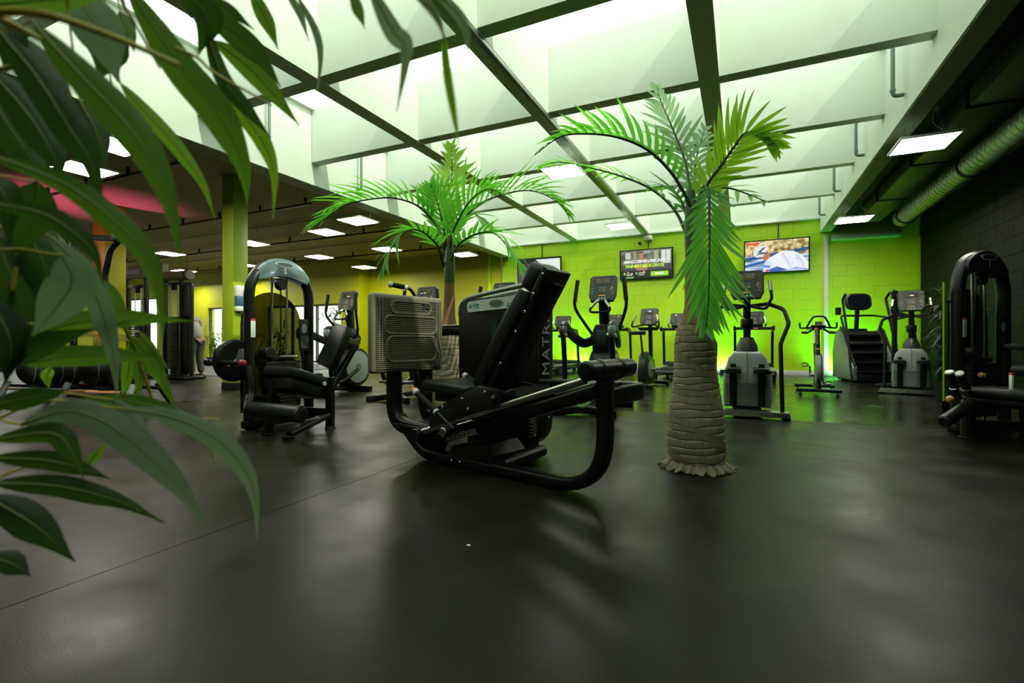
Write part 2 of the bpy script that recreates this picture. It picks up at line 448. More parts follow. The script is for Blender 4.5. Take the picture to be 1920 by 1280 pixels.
# columns
c1 = struct(MB().box((-8.24, 5.86, 1.9), (0.29, 0.29, 3.8), bev=0.008).build('column', mat('column_lime', (0.30, 0.42, 0.004), 0.5, var=0.08)))
MB().box((-8.24, 5.86, 0.06), (0.31, 0.31, 0.12), bev=0.004).build('skirting', RUB, c1)
struct(MB().box((-12.55, 5.98, 1.9), (0.48, 0.40, 3.8), bev=0.008).build('column', OLIVE))

# ---------------- services
lampg = 'square hanging ceiling light panels'
def panel(x, y, z, top, label, s=0.60):
    t = thing('ceiling_light', label, 'ceiling light', (x, y, z), 0, lampg)
    f = MB()
    for a in (-1, 1):
        f.box((a*(s/2-0.008), 0, 0.012), (0.022, s, 0.03), bev=0.004); f.box((0, a*(s/2-0.008), 0.012), (s-0.04, 0.022, 0.03), bev=0.004)
    f.box((0, 0, 0.022), (s-0.03, s-0.03, 0.012))
    f.build('frame', WHITE, t)
    MB().box((0, 0, 0.006), (s-0.04, s-0.04, 0.012)).build('diffuser', PANEL, t)
    for a in (-1, 1):
        MB().tube([(a*s*0.42, 0, 0.02), (a*0.06, 0, top-z)], 0.003, 5).build('suspension_wire', STEEL, t)
    mb = MB(); mb.tube(spline([(0.2, 0.1, 0.03), (0.22, 0.12, 0.18), (0.12, 0.1, 0.3), (0.15, 0.1, top-z)], 5), 0.005, 5); mb.box((0.15, 0.1, (top-z)*0.8), (0.05, 0.04, 0.05), bev=0.005)
    mb.build('power_cable', WPLAST, t)
    return t
for x, y, z, nm in [(2.05, 7.68, 3.30, 'larger of the two panels below the round duct'), (2.05, 11.85, 3.30, 'panel below the round duct nearest the lime wall')]:
    panel(x, y, z, 3.87, 'glowing square ceiling light, '+nm)
for y, nm in ((7.55, 'behind the right palm fronds'), (11.7, 'hanging above the screen with white lettering')):
    panel(-2.62, y, 3.60, 3.86, 'glowing square ceiling light under the skylight beam '+nm)
for x, y, nm in [(-7.12, 3.42, 'largest one behind the foreground leaves'), (-8.5, 3.75, 'second one behind the foreground leaves'),
                 (-7.08, 7.70, 'just left of the left palm, larger of two'), (-8.45, 8.2, 'just left of the left palm, smaller of two'),
                 (-7.10, 11.95, 'beside the trunk of the left palm'), (-8.55, 10.4, 'behind the drooping frond of the left palm'),
                 (-11.1, 10.5, 'above the arched weight machine'), (-11.1, 8.35, 'peeping out beside the lime column'),
                 (-14.5, 8.35, 'between the orange lit column and the lime column'), (-14.5, 10.6, 'above the cable station top beam'),
                 (-11.3, 12.6, 'low behind the arched weight machine'), (-18.5, 6.2, 'at the far left edge behind leaves'), (-14.5, 3.6, 'far left behind the leaf cluster'), (-17.6, 10.6, 'far back above the person'), (-17.6, 12.7, 'far back close to the yellow wall'), (-21.2, 12.7, 'farthest back close to the yellow wall windows')]:  # last two panels are added to brighten the yellow wall
    panel(x, y, 3.30, ZC, 'glowing square ceiling light under grey concrete, '+nm)
# dark support rails under the concrete ceiling
for y, x2, nm in ((4.75, -7.9, 'nearest'), (7.3, -7.95, 'second'), (9.9, -7.4, 'third'), (12.4, -7.4, 'farthest')):
    t = thing('ceiling_rail', 'dark support rail under the grey concrete ceiling, %s from the viewer' % nm, 'rail', (0, y, 0), 0, 'rails under the concrete ceiling')
    MB().box(((x2-22)/2, 0, 3.66), (22+x2, 0.04, 0.04)).build('rail', BLKSAT, t)
    x = x2-0.15
    while x > -20:
        MB().box((x, 0, 3.73), (0.03, 0.05, 0.14)).build('hanger', BLKSAT, t); x -= 1.35
for y, nm in ((8.6, 'nearer'), (11.2, 'farther')):
    tag(MB().cyl((-22, y, 3.76), (-7.0, y, 3.76), 0.018, n=8).build('conduit', DOWN), 'pale conduit pipe on the concrete ceiling, %s of two' % nm, 'conduit')
# round spiral duct and box ducts on the right
t = thing('spiral_duct', 'round ribbed ventilation duct along the dark right ceiling', 'duct', (2.97, 0, 3.36))
m_ = MB(); m_.cyl((0, -3.8, 0), (0, 12.4, 0), 0.165, n=24); m_.build('duct_pipe', BRASS, t)
mb = MB(); y = 2.0
while y < 12.4:
    mb.lathe([(0.165, -0.008), (0.171, 0), (0.165, 0.008)], 24, (0, y, 0), (PI/2, 0, 0)); y += 0.13
o = mb.build('ribs', BRASS, t); o['kind'] = 'stuff'
for y in (3.3, 6.2, 9.1, 12.1):
    MB().lathe([(0.166, -0.03), (0.18, -0.025), (0.18, 0.025), (0.166, 0.03)], 24, (0, y, 0), (PI/2, 0, 0)).build('clamp_ring', BLKSAT, t)
t = thing('box_duct', 'dark rectangular duct sections above the round duct', 'duct', (2.63, 0, 3.69))
for y in (2.2, 4.3, 6.4, 8.5, 10.6, 12.6):
    MB().box((0, y, 0), (0.46, 2.02, 0.22), bev=0.01).build('duct_section', GREY, t)
    MB().box((0, y+1.04, 0), (0.50, 0.04, 0.25)).build('flange', BLKSAT, t)
tag(MB().cyl((2.04, -3, 3.62), (2.04, 13.9, 3.62), 0.022, n=8).build('cable_bundle', BLKSAT), 'black cable bundle along the underside of the right beam', 'cable')

# ---------------- floor uplights and coloured light
def uplight(x, y, label, col, energy, direction, off=(0, 0, 0.17), blend=0.6, ang=100):
    t = thing('uplight', label, 'lamp', (x, y, 0))
    MB().lathe([(0.02, 0.0), (0.07, 0.0), (0.07, 0.02), (0.055, 0.03), (0.055, 0.12), (0.05, 0.13), (0.045, 0.12), (0.02, 0.115)], 16).build('body', BLKSAT, t)
    MB().cyl((0, 0, 0.112), (0, 0, 0.118), 0.046).build('lens', emat('lens_%d' % len(bpy.data.materials), col, 1.5), t)
    lamp('uplight_beam', 'SPOT', off, energy, col, aim(direction), t, spot_size=D(ang), spot_blend=blend, shadow_soft_size=0.05)
GRN = (0.10, 1.0, 0.16)
uplight(-4.42, 13.72, 'small green floor uplight by the wall behind the tall central cross trainer', GRN, 120, (0, 0.75, 0.7), ang=130)
uplight(2.18, 13.70, 'small green floor uplight beside the stair climber', GRN, 150, (0, 0.75, 0.6), ang=140)
uplight(-0.45, 13.72, 'small green floor uplight behind the grey stepper', GRN, 120, (0, 0.75, 0.7), ang=130)
uplight(-12.45, 5.25, 'pink floor uplight in front of the orange lit column', (1.0, 0.13, 0.33), 560, (-0.05, 0.1, 1), ang=62, blend=1.0)
# ------------------------------------------------------------------ lettering and flat pictures
def text(name, s, size, m, parent, M, shear=0.0, bold=0.0, extrude=0.0008, align='CENTER', width=1.0):
    cu = bpy.data.curves.new(name, 'FONT'); cu.body = s; cu.size = size; cu.extrude = extrude; cu.shear = shear; cu.offset = bold
    cu.align_x = align; cu.align_y = 'CENTER'; cu.space_character = width; cu.resolution_u = 3
    cu.materials.append(m)
    f = bpy.data.objects.new(name, cu); C.objects.link(f)
    me = bpy.data.meshes.new_from_object(f); bpy.data.objects.remove(f); bpy.data.curves.remove(cu)
    if not me.materials: me.materials.append(m)
    o = bpy.data.objects.new(name, me); C.objects.link(o)
    o.parent = parent; o.matrix_local = M
    return o
def axes(origin, x, y):
    x = V(x).normalized(); y = V(y).normalized(); z = x.cross(y)
    return Matrix(((x.x, y.x, z.x, origin[0]), (x.y, y.y, z.y, origin[1]), (x.z, y.z, z.z, origin[2]), (0, 0, 0, 1)))

# ------------------------------------------------------------------ leg press (the large machine in the middle)
def leg_press():
    t = thing('leg_press', 'big black seated leg press with ribbed grey foot plate, in the middle of the floor', 'gym machine', (-0.81, 2.64, 0), math.atan2(0.24, -0.97))
    fs = rrect(0.10, 0.075, 0.025)
    m = MB(); m.sweep(fillet([(-0.15, 0, 0.655), (-0.15, 0, 0.042), (1.30, 0, 0.042), (1.60, 0, 0.27)], [0.30, 0.25], 8), fs, hint=(0, 1, 0)); m.build('base_frame', BLK, t)
    for y in (0.03, -0.28):
        m = MB(); m.sweep(fillet([(1.63, y, 0.98), (1.63, y, 0.23), (1.16, y, 0.20)], 0.17, 8), rrect(0.095, 0.11, 0.03), hint=(0, 1, 0)); m.build('foot_plate_post', BLK, t)
    m = MB(); m.box((1.40, -0.12, 0.225), (0.36, 0.42, 0.035), bev=0.012); m.build('cross_plate', BLK, t)
    MB().cyl((1.19, -0.02, 0.215), (1.19, 0.20, 0.215), 0.042, bev=0.006).build('rail_end_cap', BLK, t)
    # gusset between floor rail and foot posts
    MB().prism([(1.15, 0.07), (1.52, 0.2), (1.5, 0.24), (1.05, 0.24)], 'y', -0.05, 0.02, bev=0.008).build('gusset', BLK, t)
    # foot plate
    fp = MB().box((1.56, -0.04, 0.91), (0.07, 0.68, 0.58), bev=0.025, seg=3).build('foot_plate', PLATEGREY, t)
    m = MB(); z = 0.655
    while z < 1.175:
        m.box((1.524, -0.04, z), (0.012, 0.62, 0.0065)); z += 0.0145
    o = m.build('ribs', PLATEGREY, fp, smooth=False); o['kind'] = 'stuff'
    def loop(y0, y1, z0, z1, r):
        c = [(y0+r, z0), (y1-r, z0)]
        pts = [(1.521, a+(y0+y1)/2, b+(z0+z1)/2) for a, b in rrect(y1-y0, z1-z0, r, 4)]
        m = MB(); m.tube(pts, 0.009, 6, closed=True); m.build('raised_border', PLATEGREY, fp)
    loop(-0.30, 0.18, 0.70, 0.89, 0.06); loop(-0.24, 0.14, 1.06, 1.15, 0.04); loop(-0.30, 0.20, 0.91, 1.04, 0.05)
    for y in (0.22, 0.245, -0.30, -0.325): MB().box((1.521, y, 0.93), (0.012, 0.008, 0.46)).build('raised_rib', PLATEGREY, fp)
    MB().prism([(0.20+a, 1.115+b) for a, b in ((-.42, -.012), (-.40, -.012), (-.385, .0), (-.37, -.012), (-.35, -.012), (-.375, .006), (-.35, .024), (-.37, .024), (-.385, .012), (-.40, .024), (-.42, .024), (-.395, .006))], 'x', 1.518, 1.512).build('emblem', CONS, fp)
    m = MB(); m.box((1.61, -0.04, 0.91), (0.05, 0.5, 0.45), bev=0.01); m.build('foot_plate_back', BLK, t)
    # slanted rails
    for y in (0.155, -0.235):
        MB().cyl((-0.12, y, 0.652), (1.22, y, 0.212), 0.021, n=14, bev=0.003).build('chrome_rail', CHROME, t)
    m = MB(); m.sweep([(-0.13, 0.02, 0.585), (1.18, 0.02, 0.155)], rrect(0.10, 0.075, 0.015), hint=(0, 1, 0)); m.build('slanted_beam', BLK, t)
    m = MB(); m.sweep([(-0.13, -0.235, 0.585), (1.18, -0.235, 0.175)], rrect(0.05, 0.06, 0.01), hint=(0, 1, 0)); m.build('slanted_beam', BLK, t)
    # rear roller on the post
    ro = MB().cyl((-0.15, 0.215, 0.70), (-0.15, -0.30, 0.70), 0.052, n=24, bev=0.012).build('rear_roller', BLK, t)
    for y in (0.10, -0.12): MB().cyl((-0.15, y, 0.70), (-0.15, y-0.035, 0.70), 0.058, n=24, bev=0.008).build('roller_collar', BLKSAT, ro)
    # sliding carriage with seat and back
    ca = MB(); ca.sweep([(0.36, -0.04, 0.555), (1.08, -0.04, 0.315)], rrect(0.36, 0.055, 0.015), hint=(0, 1, 0))
    ca.prism([(0.46, 0.56), (0.62, 0.58), (1.08, 0.38), (1.06, 0.27), (0.62, 0.42), (0.44, 0.46)], 'y', 0.12, 0.18, bev=0.008)
    ca.prism([(0.46, 0.56), (0.62, 0.58), (1.08, 0.38), (1.06, 0.27), (0.62, 0.42), (0.44, 0.46)], 'y', -0.28, -0.22, bev=0.008)
    ca.build('carriage', BLK, t)
    for y in (0.13, 0.165): MB().cyl((0.50, y, 0.50), (0.47, y, 0.51), 0.034, n=14, bev=0.004).build('rail_bushing', BLKSAT, t)
    for x, z in ((0.56, 0.545), (0.75, 0.49), (0.93, 0.425), (0.70, 0.43)):
        MB().cyl((x, 0.18, z), (x, 0.19, z), 0.011, n=10, bev=0.003).build('bolt', STEEL, t)
    # seat: wide pad tipped back a little
    m = MB(Matrix.Translation((0.985, -0.09, 0.535)) @ Euler((0, D(-3), 0)).to_matrix().to_4x4())
    m.box((0, 0, 0), (0.44, 0.44, 0.075), bev=0.022, seg=3); m.build('seat', PAD, t)
    MB().box((0.95, -0.09, 0.47), (0.34, 0.34, 0.06), bev=0.01).build('seat_pan', BLKSAT, t)
    # back pad
    a = V((0.72, -0.09, 0.52)); bb = V((0.335, -0.09, 1.15)); u = (bb-a).normalized(); nrm = V((u.z, 0, -u.x))   # nrm points to the sitter (+x)
    M = Matrix(((nrm.x, 0, u.x, a.x), (0, 1, 0, a.y), (nrm.z, 0, u.z, a.z), (0, 0, 0, 1)))
    L_ = (bb-a).length
    m = MB(M); m.prism([(-0.10, 0.05), (-0.155, 0.02), (-0.165, 0.18), (-0.15, 0.5), (-0.115, L_-0.02), (0.115, L_-0.02), (0.15, 0.5), (0.165, 0.18), (0.155, 0.02), (0.10, 0.05)][::-1], 'x', -0.005, 0.095, bev=0.03)
    m.build('back_pad', PAD, t)
    m = MB(M); m.box((0.045, 0, L_+0.075), (0.125, 0.25, 0.175), bev=0.04, seg=3); m.build('head_pad', PAD, t)
    m = MB(M); m.prism([(-0.125, 0.0), (-0.135, 0.2), (-0.10, L_-0.1), (-0.125, L_+0.02), (-0.125, L_+0.17), (0.125, L_+0.17), (0.125, L_+0.02), (0.10, L_-0.1), (0.135, 0.2), (0.125, 0.0)], 'x', -0.055, -0.012, bev=0.01); m.build('back_plate', BLKSAT, t)
    m = MB(M); m.sweep([(-0.08, 0.0, -0.06), (-0.08, 0.0, L_+0.1)], rrect(0.09, 0.05, 0.012), hint=(0, 1, 0)); m.build('back_post', BLK, t)
    for k in (0.25, 0.48, L_-0.12, L_-0.0, L_+0.13):
        MB(M).cyl((-0.04, 0.128, k), (-0.04, 0.14, k), 0.011, n=10, bev=0.003).build('bolt', CHROME, t)
    m = MB(); m.sweep([(0.80, -0.09, 0.42), (0.62, -0.09, 0.60)], rrect(0.14, 0.06, 0.015), hint=(0, 1, 0)); m.build('back_bracket', BLK, t)
    # side grips
    for p0, p1 in (((0.80, 0.21, 0.30), (1.14, 0.23, 0.515)), ((0.80, -0.30, 0.425), (1.20, -0.30, 0.59))):
        p0, p1 = V(p0), V(p1); u = (p1-p0).normalized(); Lg = (p1-p0).length
        g = MB().cyl(p0, p0+u*Lg*0.5, 0.013).build('grip_bar', BLK, t)
        MB().cyl(p0+u*Lg*0.46, p0+u*(Lg-0.02), 0.021, bev=0.004).build('grip_sleeve', RUB, g)
        MB().cyl(p0+u*Lg*0.42, p0+u*Lg*0.47, 0.023, bev=0.004).build('grip_ring', WPLAST, g)
        MB().cyl(p0+u*(Lg-0.02), p0+u*(Lg+0.015), 0.024, bev=0.006).build('grip_ring', WPLAST, g)
        if p0.y > 0: MB().cyl(p0+u*(Lg+0.015), p0+u*(Lg+0.04), 0.016, 0.012, bev=0.004).build('grip_tip', ORANGE, g)
    MB().cyl((0.83, 0.15, 0.285), (0.83, 0.27, 0.285), 0.032, bev=0.005).build('grip_pivot', BLK, t)
    MB().cyl((0.83, 0.27, 0.285), (0.83, 0.278, 0.285), 0.03, bev=0.003).build('pivot_cap', STEEL, t)
    m = MB(); m.prism([(0.62, 0.325), (0.86, 0.25), (0.86, 0.22), (0.60, 0.29)], 'y', 0.20, 0.215); o = m.build('adjuster_plate', STEEL, t)
    for k in range(5): MB().cyl((0.66+k*0.04, 0.2, 0.295-k*0.0125), (0.66+k*0.04, 0.217, 0.295-k*0.0125), 0.008, n=10).build('adjuster_hole', BLK, o)
    # pedestal over the floor rail
    m = MB(); m.prism([(1.06, 0.06), (0.99, 0.14), (0.84, 0.185), (0.68, 0.185), (0.62, 0.12), (0.62, 0.06)], 'y', 0.045, -0.30, bev=0.015); m.build('pedestal_cover', BLK, t)
    m = MB()
    pts = [(0.60+0.026*math.cos(k*0.9), -0.35+0.026*math.sin(k*0.9), 0.19+k*0.0035) for k in range(56)]
    m.tube(pts, 0.005, 5); m.build('spring', STEEL, t)
    MB().cyl((0.62, -0.05, 0.05), (0.62, -0.5, 0.07), 0.04).build('link_tube', BLK, t)
    for x in (0.98, 0.90): MB().cyl((x, 0.05, 0.045), (x, 0.062, 0.045), 0.013, n=10, bev=0.003).build('bolt', CHROME, t)
    # bumper bar to the tower
    m = MB(); m.sweep(fillet([(-0.14, -0.02, 0.545), (-0.15, -0.52, 0.545), (0.72, -0.52, 0.53)], 0.10, 8), rrect(0.105, 0.05, 0.022), hint=(0, 0, 1)); m.build('side_rail', BLK, t)
    # weight tower
    def corner(cx, cz, r, a0): return [(cx+r*math.cos(D(a0+k*18)), cz+r*math.sin(D(a0+k*18))) for k in range(6)]
    pol = corner(1.38, 1.13, 0.07, 0) + corner(0.73, 1.17, 0.05, 90) + corner(0.86, 0.24, 0.18, 180) + corner(1.33, 0.18, 0.12, 270)
    tw = MB().prism(pol, 'y', -0.52, -0.73, bev=0.025).build('weight_tower', BLKSAT, t)
    m = MB(); m.prism(corner(1.39, 1.11, 0.07, 0)+corner(0.71, 1.15, 0.05, 90)+corner(0.82, 0.26, 0.16, 180)+corner(1.33, 0.2, 0.12, 270), 'y', -0.485, -0.515, bev=0.012); m.build('tower_front', BLKSAT, tw)
    m = MB(); m.box((1.10, -0.62, 0.05), (0.6, 0.2, 0.09), bev=0.02); m.build('tower_foot', BLK, t)
    m = MB(); m.tube(spline([(1.455, -0.50, 1.06), (1.44, -0.50, 1.15), (1.36, -0.50, 1.20), (1.1, -0.50, 1.235), (0.72, -0.50, 1.275)], 5), 0.019, 8)
    m.tube(spline([(1.455, -0.72, 1.06), (1.44, -0.72, 1.15), (1.36, -0.72, 1.21), (1.1, -0.72, 1.245), (0.72, -0.72, 1.275)], 5), 0.019, 8)
    m.build('top_rail', BRASS, tw)
    st = MB().prism([(0.80, 1.105), (1.34, 1.085), (1.35, 1.10), (1.35, 1.155), (1.33, 1.17), (0.80, 1.20)], 'y', -0.484, -0.478).build('label_strip', STICK, tw)
    MB().prism([(1.04+0.075*math.cos(k*PI/8), 1.145+0.03*math.sin(k*PI/8)) for k in range(16)], 'y', -0.478, -0.475).build('label_badge', LGREY, st)
    MB().prism([(1.04+0.062*math.cos(k*PI/8), 1.145+0.02*math.sin(k*PI/8)) for k in range(16)], 'y', -0.475, -0.473).build('label_badge', BRASS, st)
    random.seed(3)
    m = MB()
    for k in range(26):
        x = random.choice((random.uniform(1.2, 1.33), random.uniform(0.82, 0.93))); z = random.uniform(1.115, 1.15)
        m.box((x, -0.4775, z), (random.uniform(0.01, 0.03), 0.0012, random.uniform(0.006, 0.015)), rot=(0, random.uniform(-1, 1), 0))
    m.build('label_print', TEAL, st, smooth=False)
    MB().box((1.07, -0.484, 0.87), (0.11, 0.012, 0.30), bev=0.005).build('stack_window_frame', BLK, tw)
    MB().box((1.06, -0.477, 0.87), (0.055, 0.004, 0.26)).build('stack_window', mat('window_green_lit', (0.02, 0.07, 0.035), 0.15), tw)  # green light on the dark glass is put into its colour
    MB().box((1.452, -0.55, 0.87), (0.006, 0.045, 0.15), bev=0.002).build('warning_label', STICK, tw)
    MB().box((1.452, -0.55, 0.955), (0.0065, 0.045, 0.02), bev=0.002).build('warning_label', RED, tw)
    text('lettering', 'MATRIX', 0.135, mat('silver_print', (0.42, 0.43, 0.40), 0.4), tw, axes((0.667, -0.615, 0.86), (0, 0, 1), (0, 1, 0)), width=1.12)
    for z in (0.28, 0.50): MB().cyl((0.70, -0.50, z), (0.695, -0.47, z), 0.012, n=10, bev=0.003).build('bolt', CHROME, tw)
    for z in (0.28, 0.52): MB().cyl((0.672, -0.64, z), (0.66, -0.64, z), 0.012, n=10, bev=0.003).build('bolt', CHROME, tw)
    # swing arm leaving the tower towards the palm
    m = MB(); m.sweep(fillet([(1.38, -0.56, 0.93), (1.62, -0.56, 0.945), (1.86, -0.52, 0.93)], 0.1), rrect(0.085, 0.07, 0.03), hint=(0, 0, 1)); m.build('swing_arm', BLK, t)
    m = MB(); m.sweep([(1.45, -0.56, 0.985), (1.85, -0.54, 0.98)], rrect(0.012, 0.06, 0.005), hint=(0, 0, 1)); m.build('arm_trim', STEEL, t)
    # start lever with white ended grip above the foot plate
    pts = [local(t, at(*q)) for q in ((782, 600, 4.12), (779, 560, 4.10), (770, 543, 4.08), (762, 539, 4.07), (737, 534, 4.06))]
    m = MB(); m.tube(spline(pts, 5), 0.014, 8); g = m.build('lever_arm', BLK, t)
    MB().cyl(pts[3], pts[4], 0.021, bev=0.004).build('grip_sleeve', RUB, g)
    u = (pts[4]-pts[3]).normalized()
    MB().cyl(pts[3]-u*0.012, pts[3]+u*0.012, 0.024, bev=0.004).build('grip_ring', WPLAST, g); MB().cyl(pts[4], pts[4]+u*0.04, 0.026, bev=0.01).build('grip_ring', WPLAST, g)
    return t
leg_press()

# ------------------------------------------------------------------ arched weight towers
def arch_tower(t, M, number, cover, w2=0.35, lime_back=False):
    def W(m): m.M = M; return m
    arc = [(w2*math.cos(D(a)), 0, 1.30+0.36*math.sin(D(a))) for a in range(0, 181, 15)]
    pts = [(w2, 0, 0.06)] + [(w2, 0, z) for z in (0.5, 1.0)] + arc + [(-w2, 0, z) for z in (1.0, 0.5, 0.06)]
    W(MB()).sweep(pts, circ(0.058, 12, 0.045), hint=(0, 1, 0)).build('arch_frame', BLK, t)
    out = [((w2+0.035)*math.cos(D(a)), 1.30+0.40*math.sin(D(a))) for a in range(32, 149, 9)]
    inn = [(-0.30+0.6*k/8, 1.455+0.05*math.sin(PI*k/8)) for k in range(9)]
    cv = W(MB()).prism(out+inn, 'y', -0.06, 0.06, bev=0.02).build('top_cover', cover, t)
    W(MB()).prism([(0.115*math.cos(2*PI*k/24), 1.635+0.03*math.sin(2*PI*k/24)) for k in range(24)], 'y', -0.06, -0.066).build('badge', STICK, cv)
    W(MB()).prism([(0.10*math.cos(2*PI*k/24), 1.635+0.022*math.sin(2*PI*k/24)) for k in range(24)], 'y', -0.066, -0.068).build('badge', cover, cv)
    text('lettering', number, 0.075, STICK, cv, M @ axes((0.0, -0.068, 1.565), (1, 0, 0), (0, 0, 1)), bold=0.001)
    for x in (-0.09, 0.09): W(MB()).cyl((x, 0.02, 0.1), (x, 0.02, 1.5), 0.011, n=10).build('guide_rod', STEEL, t)
    W(MB()).tube([(-0.12, -0.03, 1.46), (-0.2, -0.03, 0.55)], 0.007, 6).build('cable', BLKSAT, t)
    W(MB()).tube([(0.0, 0.0, 1.46), (0.0, 0.0, 0.72)], 0.008, 6).build('cable', BLKSAT, t)
    W(MB()).cyl((-0.0, -0.03, 1.44), (0.0, 0.03, 1.44), 0.06, n=20, bev=0.006).build('pulley', BLKSAT, t)
    W(MB()).cyl((-0.17, -0.06, 0.74), (-0.17, 0.06, 0.74), 0.055, n=20, bev=0.006).build('pulley', BLKSAT, t)
    for k in range(14):
        W(MB()).box((0, 0.02, 0.16+k*0.036), (0.36, 0.10, 0.031), bev=0.004, seg=1).build('weight_plate', BLKSAT, t)
    W(MB()).cyl((-0.05, -0.05, 0.70), (0.16, -0.05, 0.695), 0.008, n=8).build('selector_pin', CHROME, t)
    W(MB()).box((0, 0.02, 0.68), (0.3, 0.08, 0.05), bev=0.01).build('top_plate', BLK, t)
    sp = W(MB()).box((0.275, -0.03, 0.92), (0.14, 0.012, 0.34), bev=0.004).build('placard', BLKSAT, t)
    W(MB()).prism([(0.265+0.035*math.cos(k*PI/8), 0.99+0.05*math.sin(k*PI/8)) for k in range(16)], 'y', -0.037, -0.038).build('placard_print', LGREY, sp)
    W(MB()).box((0.275, -0.0365, 1.0), (0.06, 0.002, 0.012), rot=(0, 0.5, 0)).build('placard_print', RED, sp)
    m = W(MB())
    for k in range(8): m.box((0.275, -0.0365, 0.90-k*0.016), (0.10, 0.001, 0.005))
    m.build('placard_print', GREY, sp, smooth=False)
    W(MB()).box((-w2, -0.058, 0.97), (0.05, 0.004, 0.16), bev=0.001).build('warning_label', STICK, t)
    W(MB()).box((-w2, -0.058, 1.06), (0.05, 0.0045, 0.02), bev=0.001).build('warning_label', RED, t)
    W(MB()).box((0, 0, 0.05), (2*w2+0.1, 0.12, 0.08), bev=0.015).build('tower_base', BLK, t)
    pol = [(w2*1.0*math.cos(D(a)), 1.02+0.34*math.sin(D(a))) for a in range(0, 181, 12)]
    W(MB()).prism([(w2, 0.15)]+pol+[(-w2, 0.15)], 'y', 0.12, 0.126).build('shroud', LIMETRIM if lime_back else TINT, t)
def foot(m, x, y, r=0.045): m.cyl((x, y, 0), (x, y, 0.02), r, n=14, bev=0.004)

